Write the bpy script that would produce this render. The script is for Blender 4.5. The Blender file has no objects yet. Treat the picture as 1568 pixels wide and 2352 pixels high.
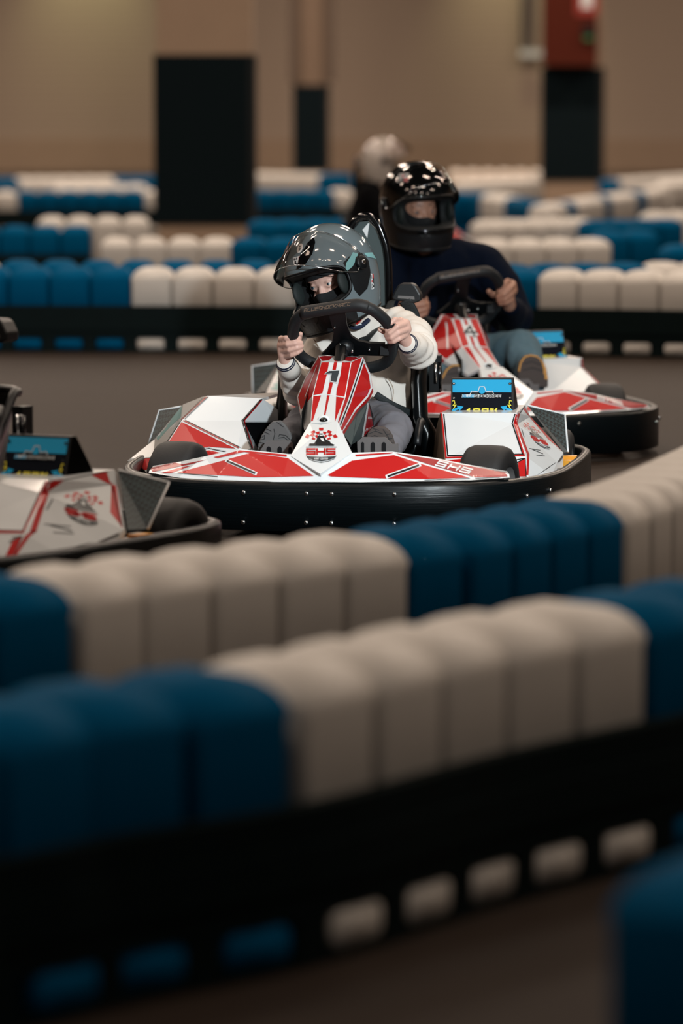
import bpy, bmesh, math, random
from mathutils import Vector, Matrix, noise
from mathutils.bvhtree import BVHTree
from mathutils.geometry import tessellate_polygon
random.seed(7)
sc = bpy.context.scene
COL = sc.collection
# ------------------------------------------------------------------ camera
W_, H_ = 1568, 2352
FPX = 8820.0                      # 135 mm on a 36 mm tall frame
CAMH = 1.30
PITCH = math.atan(929 / FPX)
cam_d = bpy.data.cameras.new('camera'); cam = bpy.data.objects.new('camera', cam_d); COL.objects.link(cam)
cam_d.sensor_fit = 'VERTICAL'; cam_d.sensor_height = 36; cam_d.sensor_width = 24; cam_d.lens = 135
cam.location = (0, 0, CAMH); cam.rotation_euler = (math.pi / 2 - PITCH, 0, 0)
cam_d.clip_end = 200
cam_d.dof.use_dof = True; cam_d.dof.focus_distance = 12.1; cam_d.dof.aperture_fstop = 2.1
sc.camera = cam
# ------------------------------------------------------------------ colour management, world
vs = sc.view_settings
vs.view_transform = 'Standard'; vs.look = 'None'; vs.gamma = 1; vs.use_curve_mapping = False
vs.exposure = 0.0
wd = bpy.data.worlds.new('world'); sc.world = wd; wd.use_nodes = True
wd.node_tree.nodes['Background'].inputs[0].default_value = (0.64, 0.64, 0.66, 1)
wd.node_tree.nodes['Background'].inputs[1].default_value = 0.12
# ------------------------------------------------------------------ lights of the hall
def area(name, loc, rot, sx, sy, e, col):
    d = bpy.data.lights.new(name, 'AREA'); d.shape = 'RECTANGLE'; d.size = sx; d.size_y = sy; d.energy = e; d.color = col
    o = bpy.data.objects.new(name, d); COL.objects.link(o); o.location = loc; o.rotation_euler = rot
    return o
WARM = (1.0, 0.82, 0.67)
for iy, (y, e) in enumerate([(-2, 20), (4, 55), (9, 62), (14, 90), (19, 125), (25, 135), (31, 140), (38, 170), (45, 215), (52, 240)]):
    for x in (-7.5, -2.5, 2.5, 7.5):
        area('ceiling_lamp', (x, y, 6.6), (0, 0, 0), 1.3, 0.16, e, WARM)
# wall washers high on the far wall
def spot(name, loc, tgt, e, ang, blend, col, rad=0.1):
    d = bpy.data.lights.new(name, 'SPOT'); d.energy = e; d.spot_size = math.radians(ang); d.spot_blend = blend
    d.color = col; d.shadow_soft_size = rad
    o = bpy.data.objects.new(name, d); COL.objects.link(o); o.location = loc
    o.rotation_euler = (Vector(tgt) - Vector(loc)).to_track_quat('-Z', 'Y').to_euler()
    return o
spot('wall_washer', (-3.9, 58.6, 4.6), (-3.9, 60, 2.7), 110, 70, 1, (0.95, 1.0, 0.55))
spot('wall_washer', (2.6, 58.6, 4.6), (2.6, 60, 2.7), 90, 70, 1, (0.98, 0.95, 0.55))
spot('low_lamp', (2.0, 49.0, 2.2), (1.9, 52.5, 0.45), 160, 26, 0.6, (1.0, 0.42, 0.12))
spot('low_lamp', (-4.0, 47.0, 2.4), (-3.6, 50, 0.4), 110, 50, 0.8, (1.0, 0.72, 0.3))
# photographer's light at the track edge, to the right of the camera
spot('track_light', (1.55, 7.2, 2.0), (0.12, 12.3, 0.45), 1100, 30, 0.5, (0.87, 0.96, 1.0), 0.07)

# ------------------------------------------------------------------ materials
def lin(h):
    h = h.lstrip('#'); c = [int(h[i:i + 2], 16) / 255 for i in (0, 2, 4)]
    return tuple((x / 12.92 if x <= 0.04045 else ((x + 0.055) / 1.055) ** 2.4) for x in c) + (1,)
MATS = {}
def M(name, col, rough=0.5, metal=0.0, spec=0.5, coat=0.0, nscale=0, namt=0.0, bump=0.0, bscale=50):
    m = bpy.data.materials.new(name); m.use_nodes = True
    nt = m.node_tree; b = nt.nodes['Principled BSDF']
    c = lin(col) if isinstance(col, str) else tuple(col) + (1,)
    b.inputs['Base Color'].default_value = c
    b.inputs['Roughness'].default_value = rough; b.inputs['Metallic'].default_value = metal
    b.inputs['Specular IOR Level'].default_value = spec; b.inputs['Coat Weight'].default_value = coat
    b.inputs['Coat Roughness'].default_value = 0.05
    tc = nt.nodes.new('ShaderNodeTexCoord')
    if nscale:
        n = nt.nodes.new('ShaderNodeTexNoise'); n.inputs['Scale'].default_value = nscale; n.inputs['Detail'].default_value = 5
        nt.links.new(tc.outputs['Object'], n.inputs['Vector'])
        mx = nt.nodes.new('ShaderNodeMix'); mx.data_type = 'RGBA'
        mx.inputs[6].default_value = tuple(x * (1 - namt) for x in c[:3]) + (1,)
        mx.inputs[7].default_value = tuple(min(1, x * (1 + namt)) for x in c[:3]) + (1,)
        nt.links.new(n.outputs['Fac'], mx.inputs[0]); nt.links.new(mx.outputs[2], b.inputs['Base Color'])
    if bump:
        n2 = nt.nodes.new('ShaderNodeTexNoise'); n2.inputs['Scale'].default_value = bscale; n2.inputs['Detail'].default_value = 6
        nt.links.new(tc.outputs['Object'], n2.inputs['Vector'])
        bp = nt.nodes.new('ShaderNodeBump'); bp.inputs['Strength'].default_value = bump; bp.inputs['Distance'].default_value = 0.01
        nt.links.new(n2.outputs['Fac'], bp.inputs['Height']); nt.links.new(bp.outputs[0], b.inputs['Normal'])
    MATS[name] = m
    return m
M('asphalt', '#2b1f16', 0.68, spec=0.2, nscale=3, namt=0.14, bump=0.25, bscale=160)
M('wall', '#a4907f', 0.75)
M('side_wall', '#8f7c6b', 0.8)
M('ceiling', '#2c2a28', 0.9)
M('concrete', '#a08873', 0.85, nscale=4, namt=0.08)
M('pad', (0.004, 0.009, 0.0115), 0.8, spec=0.08)
M('pad_edge', '#15191b', 0.6, spec=0.2)
M('block_white', '#d3cdc6', 0.55, spec=0.3, nscale=9, namt=0.05)
M('block_blue', (0.0, 0.082, 0.19), 0.7, spec=0.02, nscale=9, namt=0.07)
M('rail', (0.0012, 0.0065, 0.007), 0.6, spec=0.12, nscale=14, namt=0.3)
M('bumper', (0.001, 0.003, 0.004), 0.33, spec=0.28)
M('black', (0.002, 0.003, 0.004), 0.45, spec=0.3)
M('black_gloss', '#08090b', 0.12, coat=0.6)
M('satin_black', '#111417', 0.4)
M('rubber', '#17181a', 0.62, bump=0.05, bscale=120)
M('grip', '#15191c', 0.55, bump=0.12, bscale=220)
M('white', '#e2e6e8', 0.22, coat=0.3)
M('red', (0.50, 0.012, 0.012), 0.28, coat=0.1)
M('dark_red', (0.33, 0.008, 0.012), 0.28, coat=0.1)
M('ink', '#15181c', 0.3)
M('grey_ink', '#3d4246', 0.3)
M('teal_grey', '#364344', 0.5)
M('metal', '#6e6c6b', 0.45, metal=0.3)
M('chrome', '#c9cdd0', 0.18, metal=1.0)
M('yellow_plastic', (0.75, 0.33, 0.02), 0.4)
M('cyan', (0.0, 0.36, 0.66), 0.35)
M('navy_board', (0.0012, 0.003, 0.008), 0.5, spec=0.1)
M('yellow', (0.85, 0.75, 0.06), 0.4)
M('bronze_text', '#6b584a', 0.4)
M('skin', (0.70, 0.43, 0.35), 0.5, nscale=30, namt=0.06)
M('skin_man', (0.42, 0.21, 0.14), 0.5, nscale=30, namt=0.06)
M('eye_white', '#d8d6d2', 0.15)
M('iris', '#41525c', 0.1)
M('pupil', '#050505', 0.1)
M('lip', (0.5, 0.2, 0.17), 0.5)
M('fair_brow', (0.30, 0.17, 0.11), 0.8)
M('seat_black', (0.002, 0.003, 0.0035), 0.3, spec=0.35)
M('hoodie', '#e4dcd3', 0.9, nscale=30, namt=0.03, bump=0.3, bscale=14)
M('cuff_stripe', '#15203a', 0.8)
M('jeans_grey', '#6f7078', 0.9, nscale=25, namt=0.12, bump=0.3, bscale=20)
M('jeans_blue', '#4f6b78', 0.9, nscale=25, namt=0.15, bump=0.3, bscale=20)
M('sweater', (0.0015, 0.004, 0.012), 0.9, spec=0.1, bump=0.2, bscale=16)
M('dark_jacket', (0.002,0.0022,0.003), 0.9, spec=0.1)
M('sole_grey', '#5d5c5c', 0.8, nscale=40, namt=0.15)
M('groove', '#2b2b2c', 0.8)
M('sole_brown', '#4b4340', 0.8)
M('sole_orange', (0.65, 0.33, 0.08), 0.7)
M('balaclava', '#0a0d10', 0.85, bump=0.2, bscale=90)
M('liner', '#0b1012', 0.8)
M('mesh_pad', '#0a1615', 0.7)
M('helmet_grey', '#69757a', 0.1, coat=0.7)
M('helmet_black', '#0b0d0e', 0.1, coat=0.7)
M('helmet_white', '#b5aca5', 0.2, coat=0.4)
M('mint', '#7fb2b4', 0.3)
M('sticker_white', '#d7dadb', 0.35)
M('webbing', '#1a2123', 0.6, bump=0.2, bscale=200)
M('cabinet_red', (0.075, 0.008, 0.0008), 0.6, spec=0.2)
M('sign_red', (0.30, 0.03, 0.02), 0.5)
M('green', (0.02, 0.16, 0.05), 0.5)
M('pipe', '#8d8880', 0.5)
# corrugated far wall
nt = MATS['wall'].node_tree; b = nt.nodes['Principled BSDF']
tc = nt.nodes.new('ShaderNodeTexCoord'); wv = nt.nodes.new('ShaderNodeTexWave'); wv.bands_direction = 'Z'
wv.inputs['Scale'].default_value = 3.2; bp = nt.nodes.new('ShaderNodeBump'); bp.inputs['Strength'].default_value = 0.35; bp.inputs['Distance'].default_value = 0.02
nt.links.new(tc.outputs['Object'], wv.inputs['Vector']); nt.links.new(wv.outputs['Fac'], bp.inputs['Height']); nt.links.new(bp.outputs[0], b.inputs['Normal'])
nt = MATS['bumper'].node_tree; b = nt.nodes['Principled BSDF']        # long horizontal scuffs
tc = nt.nodes.new('ShaderNodeTexCoord'); mp = nt.nodes.new('ShaderNodeMapping'); mp.inputs['Scale'].default_value = (5, 5, 260)
nz = nt.nodes.new('ShaderNodeTexNoise'); nz.inputs['Scale'].default_value = 1.0; nz.inputs['Detail'].default_value = 4
bp = nt.nodes.new('ShaderNodeBump'); bp.inputs['Strength'].default_value = 0.55; bp.inputs['Distance'].default_value = 0.002
nt.links.new(tc.outputs['Object'], mp.inputs[0]); nt.links.new(mp.outputs[0], nz.inputs['Vector']); nt.links.new(nz.outputs['Fac'], bp.inputs['Height']); nt.links.new(bp.outputs[0], b.inputs['Normal'])
# carbon weave for the pod wings
def carbon():
    m = M('carbon', '#0b1114', 0.35)
    nt = m.node_tree; b = nt.nodes['Principled BSDF']; tc = nt.nodes.new('ShaderNodeTexCoord')
    mp = nt.nodes.new('ShaderNodeMapping'); mp.inputs['Rotation'].default_value = (math.radians(45), math.radians(40), math.radians(45))
    ck = nt.nodes.new('ShaderNodeTexChecker'); ck.inputs['Scale'].default_value = 105
    ck.inputs[1].default_value = (0.004, 0.007, 0.009, 1); ck.inputs[2].default_value = (0.03, 0.055, 0.06, 1)
    nt.links.new(tc.outputs['Object'], mp.inputs[0]); nt.links.new(mp.outputs[0], ck.inputs[0]); nt.links.new(ck.outputs[0], b.inputs['Base Color'])
carbon()
def visor_mat(name, tint, refl):
    m = bpy.data.materials.new(name); m.use_nodes = True; nt = m.node_tree; nt.nodes.clear()
    out = nt.nodes.new('ShaderNodeOutputMaterial'); tr = nt.nodes.new('ShaderNodeBsdfTransparent'); gl = nt.nodes.new('ShaderNodeBsdfGlossy')
    tr.inputs[0].default_value = tint; gl.inputs['Roughness'].default_value = 0.03
    lw = nt.nodes.new('ShaderNodeLayerWeight'); lw.inputs[0].default_value = refl
    mx = nt.nodes.new('ShaderNodeMixShader'); nt.links.new(lw.outputs['Fresnel'], mx.inputs[0])
    nt.links.new(tr.outputs[0], mx.inputs[1]); nt.links.new(gl.outputs[0], mx.inputs[2]); nt.links.new(mx.outputs[0], out.inputs[0])
    MATS[name] = m
visor_mat('visor', (0.90, 0.86, 0.84, 1), 0.14)

# ------------------------------------------------------------------ mesh helpers
class MB:
    def __init__(s): s.v = []; s.f = []; s.m = []; s.sm = []; s.mats = []
    def mi(s, m):
        if m not in s.mats: s.mats.append(m)
        return s.mats.index(m)
    def add(s, vs, fs, m, sm=False):
        o = len(s.v); s.v += [Vector(p) for p in vs]; k = s.mi(m)
        for f in fs: s.f.append([i + o for i in f]); s.m.append(k); s.sm.append(sm)
    def quad(s, pts, m): s.add(pts, [list(range(len(pts)))], m)
    def box(s, c, size, m, mat=None):
        x, y, z = [a / 2 for a in size]
        P = [Vector((i * x, j * y, k * z)) for k in (-1, 1) for j in (-1, 1) for i in (-1, 1)]
        if mat is not None: P = [mat @ p for p in P]
        P = [p + Vector(c) for p in P]
        s.add(P, [(0, 2, 3, 1), (4, 5, 7, 6), (0, 1, 5, 4), (2, 6, 7, 3), (0, 4, 6, 2), (1, 3, 7, 5)], m)
    def prism(s, pts, off, m, mside=None):
        n = len(pts); off = Vector(off); P = [Vector(p) for p in pts]; Q = [p + off for p in P]
        s.add(P, [list(range(n))], m); s.add(Q, [list(range(n))[::-1]], mside or m)
        s.add(P + Q, [(i, (i + 1) % n, n + (i + 1) % n, n + i) for i in range(n)], mside or m)
    def tube(s, pts, r, m, n=12, closed=False, flat=None):
        P = [Vector(p) for p in pts]; L = len(P); R = r if isinstance(r, (list, tuple)) else [r] * L
        rings = []; up = None
        for i in range(L):
            a = P[(i - 1) % L] if (closed or i > 0) else P[i]; b = P[(i + 1) % L] if (closed or i < L - 1) else P[i]
            t = (b - a).normalized()
            if up is None: up = t.orthogonal().normalized() if flat is None else Vector(flat)
            if flat is not None: up = Vector(flat)
            up = (up - t * up.dot(t)).normalized(); sd = t.cross(up)
            rr = R[i]; ra, rb = rr if isinstance(rr, (list, tuple)) else (rr, rr)
            rings.append([P[i] + up * (math.cos(2 * math.pi * k / n) * ra) + sd * (math.sin(2 * math.pi * k / n) * rb) for k in range(n)])
        V = [p for rg in rings for p in rg]; F = []
        for i in range(L if closed else L - 1):
            j = (i + 1) % L
            for k in range(n): F.append((i * n + k, i * n + (k + 1) % n, j * n + (k + 1) % n, j * n + k))
        if not closed: F += [tuple(range(n))[::-1], tuple((L - 1) * n + k for k in range(n))]
        s.add(V, F, m, True)
    def ball(s, c, r, m, nu=20, nv=12, fr=None):
        c = Vector(c); r = r if isinstance(r, (list, tuple)) else (r, r, r)
        V = []; F = []
        for j in range(nv + 1):
            a = math.pi * j / nv
            for i in range(nu):
                t = 2 * math.pi * i / nu
                p = Vector((r[0] * math.sin(a) * math.cos(t), r[1] * math.sin(a) * math.sin(t), r[2] * math.cos(a)))
                V.append(c + (fr @ p if fr is not None else p))
        for j in range(nv):
            for i in range(nu): F.append((j * nu + i, j * nu + (i + 1) % nu, (j + 1) * nu + (i + 1) % nu, (j + 1) * nu + i))
        s.add(V, F, m, True)
    def lathe(s, prof, c, axis, m, n=36, mats=None):
        axis = Vector(axis).normalized(); e1 = axis.orthogonal().normalized(); e2 = axis.cross(e1); c = Vector(c)
        V = [c + axis * h + (e1 * math.cos(2 * math.pi * k / n) + e2 * math.sin(2 * math.pi * k / n)) * r for h, r in prof for k in range(n)]
        for i in range(len(prof) - 1):
            mm = mats[i] if mats else m
            s.add(V[i * n:(i + 2) * n], [(k, (k + 1) % n, n + (k + 1) % n, n + k) for k in range(n)], mm, True)
    def build(s, name, parent=None, weld=True):
        me = bpy.data.meshes.new(name); me.from_pydata([tuple(p) for p in s.v], [], s.f)
        for m in s.mats: me.materials.append(MATS[m])
        for i, p in enumerate(me.polygons): p.material_index = s.m[i]; p.use_smooth = s.sm[i]
        if weld:
            bm = bmesh.new(); bm.from_mesh(me); bmesh.ops.remove_doubles(bm, verts=bm.verts, dist=1e-5)
            bmesh.ops.recalc_face_normals(bm, faces=bm.faces); bm.to_mesh(me); bm.free()
        o = bpy.data.objects.new(name, me); COL.objects.link(o)
        if parent is not None: o.parent = parent
        return o
def tag(o, label=None, cat=None, group=None, kind=None):
    if label: o['label'] = label
    if cat: o['category'] = cat
    if group: o['group'] = group
    if kind: o['kind'] = kind
    return o
def empty(name, loc=(0, 0, 0), rz=0):
    o = bpy.data.objects.new(name, None); COL.objects.link(o); o.location = loc; o.rotation_euler = (0, 0, rz); o.empty_display_size = 0.1
    return o
KIDS = {}
def copy_tree(o, parent=None):
    c = o.copy(); COL.objects.link(c)
    if parent is not None: c.parent = parent
    for ch in [k for k in bpy.data.objects if k.parent == o]: copy_tree(ch, c)
    return c
def crom(pts, n=6, closed=False):
    P = [Vector(p) for p in pts]; L = len(P); out = []
    for i in range(L if closed else L - 1):
        p0 = P[(i - 1) % L] if (closed or i > 0) else P[i]; p1 = P[i]; p2 = P[(i + 1) % L]
        p3 = P[(i + 2) % L] if (closed or i < L - 2) else P[(i + 1) % L]
        for k in range(n):
            t = k / n
            out.append(0.5 * ((2 * p1) + (p2 - p0) * t + (2 * p0 - 5 * p1 + 4 * p2 - p3) * t * t + (3 * p1 - p0 - 3 * p2 + p3) * t ** 3))
    if not closed: out.append(P[-1])
    return out
# ------------------------------------------------------------------ survey: sight lines from the camera position give real positions
CAM = Vector((0, 0, CAMH)); FW = Vector((0, math.cos(PITCH), -math.sin(PITCH))); UPV = Vector((0, math.sin(PITCH), math.cos(PITCH)))
def ray(px, py): return FW + Vector((1, 0, 0)) * ((px - W_ / 2) / FPX) + UPV * ((H_ / 2 - py) / FPX)
def at_z(px, py, z): r = ray(px, py); return CAM + r * ((z - CAMH) / r.z)
def at_y(px, py, y): r = ray(px, py); return CAM + r * (y / r.y)
def proj(P):
    d = P - CAM; z = d.dot(FW); return (W_ / 2 + FPX * d.x / z, H_ / 2 - FPX * d.dot(UPV) / z)
class Frame:                       # a kart's own frame: u to its left hand side, v backwards, z up
    def __init__(s, x, y, th):
        s.o = Vector((x, y, 0)); s.U = Vector((math.cos(th), -math.sin(th), 0)); s.V = Vector((math.sin(th), math.cos(th), 0)); s.th = th
    def K(s, px, py, v):
        r = ray(px, py); t = (v - (CAM - s.o).dot(s.V)) / r.dot(s.V); d = CAM + r * t - s.o
        return Vector((d.dot(s.U), d.dot(s.V), d.z))
    def eye(s): d = CAM - s.o; return Vector((d.dot(s.U), d.dot(s.V), d.z))
    def dirn(s, px, py): r = ray(px, py); return Vector((r.dot(s.U), r.dot(s.V), r.z)).normalized()
    def place(s, o): o.location = s.o; o.rotation_euler = (0, 0, -s.th)
F1 = Frame(-0.065, 11.5, math.radians(8))
F2 = Frame(0.656, 14.006, math.radians(-15.9))
F3 = Frame(-1.613, 9.566, math.radians(29.6))
F4 = Frame(1.30, 27.0, math.radians(-83))
K = F1.K

# ================================================================== the hall
def struct(name, mb): return tag(mb.build(name), kind='structure')
m = MB(); m.box((0, 25, -0.05), (44, 84, 0.1), 'asphalt'); struct('floor', m)
m = MB(); m.box((0, 60.15, 3.5), (44, 0.3, 7.2), 'wall'); struct('wall_back', m)
m = MB(); m.box((-16.1, 25, 3.5), (0.2, 70.4, 7.2), 'side_wall'); struct('wall_left', m)
m = MB(); m.box((16.1, 25, 3.5), (0.2, 70.4, 7.2), 'side_wall'); struct('wall_right', m)
m = MB(); m.box((0, 25, 7.2), (44, 84, 0.2), 'ceiling'); struct('ceiling', m)
m = MB(); m.box((0, 59.96, 0.55), (31.9, 0.06, 0.5), 'concrete'); struct('baseboard_back', m)

M('brown_steel', '#5a4a3e', 0.7)
M('dark_concrete', '#7d6857', 0.85, nscale=4, namt=0.08)
def pillar(px0, px1, Y, ytop, ybot, depth, label, cm='concrete'):
    a = at_y(px0, ytop, Y); b = at_y(px1, ytop, Y); zt = a.z; zb = at_y(px0, ybot, Y).z
    w = b.x - a.x; cx = (a.x + b.x) / 2
    r = empty('pillar', (cx, Y + depth / 2, 0)); tag(r, label, 'pillar')
    m = MB(); m.box((0, 0, 3.5), (w * 0.94, depth * 0.94, 7.0), cm); m.build('column', r)
    m = MB(); m.box((0, 0, (zt + zb) / 2), (w, depth, zt - zb), 'pad')
    m.box((w / 2 - 0.03, -0.004, (zt + zb) / 2), (0.066, depth, zt - zb - 0.01), 'pad_edge'); m.build('protective_padding', r)
    return r, cx, w, zt
pillar(352, 585, 36, 125, 515, 0.9, 'wide beige concrete pillar wrapped in tall black padding, left of centre')
pillar(672, 756, 56, 195, 392, 0.5, 'narrow distant pillar with black padding behind the barriers, in the middle', 'dark_concrete')
for px0, px1 in ((664, 684), (748, 768)):
    a = at_y(px0, 100, 55.9); b_ = at_y(px1, 100, 55.9); m = MB(); m.box(((a.x + b_.x) / 2, 55.95, 4.32), (b_.x - a.x, 0.08, 5.3), 'brown_steel')
    tag(m.build('steel_post'), 'brown vertical steel strip on the %s edge of the narrow middle pillar' % ('left' if px0 < 700 else 'right'), 'post')
rp, rcx, rw, rzt = pillar(1248, 1388, 48, 155, 416, 0.6, 'black padded pillar at the right with the red cabinet above it')
# red fire cabinet on the right pillar
a = at_y(1246, 150, 47.9); b_ = at_y(1368, 150, 47.9)
r = empty('fire_cabinet', ((a.x + b_.x) / 2, 47.75, a.z)); tag(r, 'tall dark red fire cabinet mounted on the right pillar above its padding', 'cabinet')
w = b_.x - a.x
m = MB(); m.box((0, 0.1, 0.95), (w, 0.3, 1.9), 'cabinet_red'); m.build('cabinet_body', r)
m = MB(); m.box((w * 0.3, -0.06, 0.78), (w * 0.42, 0.015, 0.34), 'sign_red'); m.box((w * 0.3, -0.07, 0.80), (w * 0.2, 0.012, 0.2), 'sticker_white'); m.build('warning_sign', r)
m = MB(); m.box((w * 0.33, -0.08, 0.41), (w * 0.2, 0.07, 0.16), 'black'); m.box((w * 0.33, -0.12, 0.33), (w * 0.16, 0.02, 0.05), 'green'); m.build('alarm_box', r)
# grey conduit left of the cabinet
c = at_y(1203, 60, 59.7)
m = MB(); m.tube([(c.x, 59.75, 2.2), (c.x, 59.75, 6.9)], 0.05, 'pipe'); m.tube([(c.x + 0.11, 59.75, 2.2), (c.x + 0.11, 59.75, 6.9)], 0.03, 'pipe')
m.box((c.x + 0.12, 59.72, 2.13), (0.36, 0.1, 0.1), 'sticker_white')
tag(m.build('wall_pipe'), 'grey vertical pipe with a white bracket on the far wall left of the red cabinet', 'pipe')

# ------------------------------------------------------------------ barrier blocks
HB = 0.450
def rounded_block(w, d, h, mat):
    bm = bmesh.new(); bmesh.ops.create_cube(bm, size=1)
    for v in bm.verts: v.co = Vector((v.co.x * w, v.co.y * d, (v.co.z + 0.5) * h))
    top = [e for e in bm.edges if all(v.co.z > h * 0.9 for v in e.verts)]
    bmesh.ops.bevel(bm, geom=top, offset=0.076, segments=6, profile=0.5, affect='EDGES')
    ver = [e for e in bm.edges if abs(e.verts[0].co.x - e.verts[1].co.x) < 1e-4 and abs(e.verts[0].co.y - e.verts[1].co.y) < 1e-4 and abs(e.verts[0].co.z - e.verts[1].co.z) > 0.2]
    bmesh.ops.bevel(bm, geom=ver, offset=0.02, segments=4, profile=0.5, affect='EDGES')
    r = bmesh.ops.create_cube(bm, size=1)['verts']          # foot that fills the slot of the rail
    for v in r: v.co = Vector((v.co.x * w * 0.66, -d / 2 - 0.015 + v.co.y * 0.034, 0.045 + v.co.z * 0.058))
    fe = [e for e in bm.edges if all(v in r for v in e.verts) and abs(e.verts[0].co.y - e.verts[1].co.y) > 0.02]
    bmesh.ops.bevel(bm, geom=fe, offset=0.02, segments=4, profile=0.5, affect='EDGES')
    me = bpy.data.meshes.new('barrier_block'); bm.to_mesh(me); bm.free()
    for p in me.polygons: p.use_smooth = True
    me.materials.append(MATS[mat]); return me
BLK = {}
for pw in (0.165, 0.185, 0.20, 0.22):
    for k, mt in (('w', 'block_white'), ('b', 'block_blue')): BLK[k, pw] = rounded_block(pw * 0.98, 0.24, HB, mt)
ONES = ['', 'first', 'second', 'third', 'fourth', 'fifth', 'sixth', 'seventh', 'eighth', 'ninth', 'tenth', 'eleventh', 'twelfth', 'thirteenth', 'fourteenth', 'fifteenth', 'sixteenth', 'seventeenth', 'eighteenth', 'nineteenth']
def ordn(n):
    if n < 20: return ONES[n]
    T = {2: 'twent', 3: 'thirt', 4: 'fort', 5: 'fift', 6: 'sixt'}[n // 10]
    return T + 'ieth' if n % 10 == 0 else T + 'y-' + ONES[n % 10]
HB = 0.450
def row(anchors, cuts, where, pitch=0.22, rail=None, snap=None, lo=-9999, hi=9999):
    """anchors: sight points on the row's top line; cuts: [(colour, up to)], where: the row in words"""
    P = crom([at_z(px, py, HB) for px, py in anchors], 12)
    L = [0]
    for i in range(1, len(P)): L.append(L[-1] + (P[i] - P[i - 1]).length)
    def at(s):
        for i in range(1, len(P)):
            if L[i] >= s or i == len(P) - 1:
                t = (s - L[i - 1]) / max(1e-9, L[i] - L[i - 1]); return P[i - 1].lerp(P[i], t), (P[i] - P[i - 1]).normalized()
    def frontx(s): p, t = at(s); return proj(Vector((p.x + t.y * 0.12, p.y - t.x * 0.12, 0.3)))[0]
    st = 0.0; kept = []
    if snap is not None: st = min([k * 0.005 for k in range(int(L[-1] / 0.005))], key=lambda q: abs(frontx(q) - snap)) % pitch
    n = max(1, int((L[-1] - st) / pitch + 0.5)); cnt = {'w': 0, 'b': 0}
    for i in range(n):
        s0 = st + (i + 0.5) * pitch; p, t = at(s0); px = frontx(s0)
        if px < lo or px > hi or s0 > L[-1] + .01: continue
        kept.append(i)
        colr = 'w'
        for cc, up in cuts:
            if px < up: colr = cc; break
        o = bpy.data.objects.new('barrier_block', BLK[colr, pitch]); COL.objects.link(o)
        o.location = (p.x, p.y, 0); o.rotation_euler = (0, 0, math.atan2(t.y, t.x))
        cnt[colr] += 1; nm = 'white' if colr == 'w' else 'blue'
        tag(o, '%s barrier block, %s %s one from left in the %s' % (nm, ordn(cnt[colr]), nm, where), 'barrier block', 'barrier blocks of the ' + where)
    if rail:
        m = MB(); sgn = 1 if rail == 'front' else -1
        def off(s, d, z):
            p, t = at(s); return Vector((p.x + t.y * d * sgn, p.y - t.x * d * sgn, z))
        def strip(z0, z1, d0, d1, S, mt='rail'):
            for a_, b_ in zip(S[:-1], S[1:]):
                q = [off(a_, d0, z0), off(b_, d0, z0), off(b_, d0, z1), off(a_, d0, z1)]; q2 = [off(a_, d1, z0), off(b_, d1, z0), off(b_, d1, z1), off(a_, d1, z1)]
                m.add(q + q2, [(0, 1, 2, 3), (7, 6, 5, 4), (0, 4, 5, 1), (3, 2, 6, 7), (0, 3, 7, 4), (1, 5, 6, 2)], mt)
        k0, k1 = kept[0], kept[-1] + 1; S = [st + k * pitch / 2 for k in range(2 * k0, 2 * k1 + 1)]
        strip(0.078, 0.248, 0.123, 0.156, S); strip(0.12, 0.19, 0.156, 0.164, S)
        strip(0.0, 0.014, 0.123, 0.156, S)
        for k in range(k0, k1 + 1):
            s0 = st + k * pitch - pitch * 0.15; strip(0.0, 0.08, 0.123, 0.154, [s0, s0 + pitch * 0.3])
        tag(m.build('barrier_rail'), 'black rubber impact rail with slots along the foot of the ' + where, 'barrier rail')
row([(-420, 1652), (-90, 1615), (120, 1580), (560, 1522), (1000, 1433), (1400, 1366), (1700, 1312)], [('b', 680), ('w', 1493), ('b', 9999)], 'nearest barrier', 0.20, 'front', 680)
SB = [(-400, 1356), (-120, 1330), (80, 1309), (250, 1286), (850, 1216), (965, 1203), (1080, 1184), (1180, 1166), (1262, 1151), (1335, 1136), (1440, 1105), (1540, 1065), (1700, 990)]
row(SB, [('b', 168), ('w', 9999)], 'second nearest barrier', 0.185, 'back', 945, hi=945)
row(SB, [('b', 1440), ('w', 9999)], 'second barrier right part', 0.165, 'back', 945, lo=945)
row([(1610, 2005), (2000, 1850)], [('b', 9999)], 'bottom right corner', 0.22)
row([(-90, 612), (700, 614), (1200, 617), (1680, 623)], [('b', 300), ('w', 800), ('b', 1215), ('w', 9999)], 'long barrier behind karts', 0.22, 'front', 300)
row([(-90, 597), (680, 597)], [('w', 36), ('b', 640), ('w', 999)], 'second left row behind karts', 0.22)
row([(1130, 606), (1660, 600)], [('b', 1512), ('w', 9999)], 'second right row behind karts', 0.22)
row([(-70, 518), (215, 518)], [('b', 999)], 'row at left edge', 0.22, 'front')
row([(230, 545), (530, 545), (900, 548)], [('w', 525), ('b', 999)], 'row below wide pillar', 0.22)
row([(86, 497), (362, 497)], [('w', 999)], 'row left of wide pillar', 0.22)
row([(-60, 438), (362, 436)], [('w', 66), ('b', 316), ('w', 999)], 'far row left of pillar', 0.22, 'front')
row([(-40, 408), (362, 404)], [('b', 52), ('w', 276), ('b', 999)], 'farthest left row', 0.22)
row([(120, 424), (350, 422)], [('w', 400)], 'pale far left row', 0.22)
row([(590, 396), (800, 400)], [('w', 735), ('b', 999)], 'farthest middle row', 0.22)
row([(580, 436), (800, 434)], [('b', 785), ('w', 999)], 'far middle row', 0.22, 'front')
row([(580, 504), (860, 500)], [('b', 999)], 'row behind grey helmet', 0.22)
row([(1030, 390), (1250, 390)], [('w', 1200), ('b', 1230), ('w', 9999)], 'farthest orange lit row', 0.22)
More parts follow.
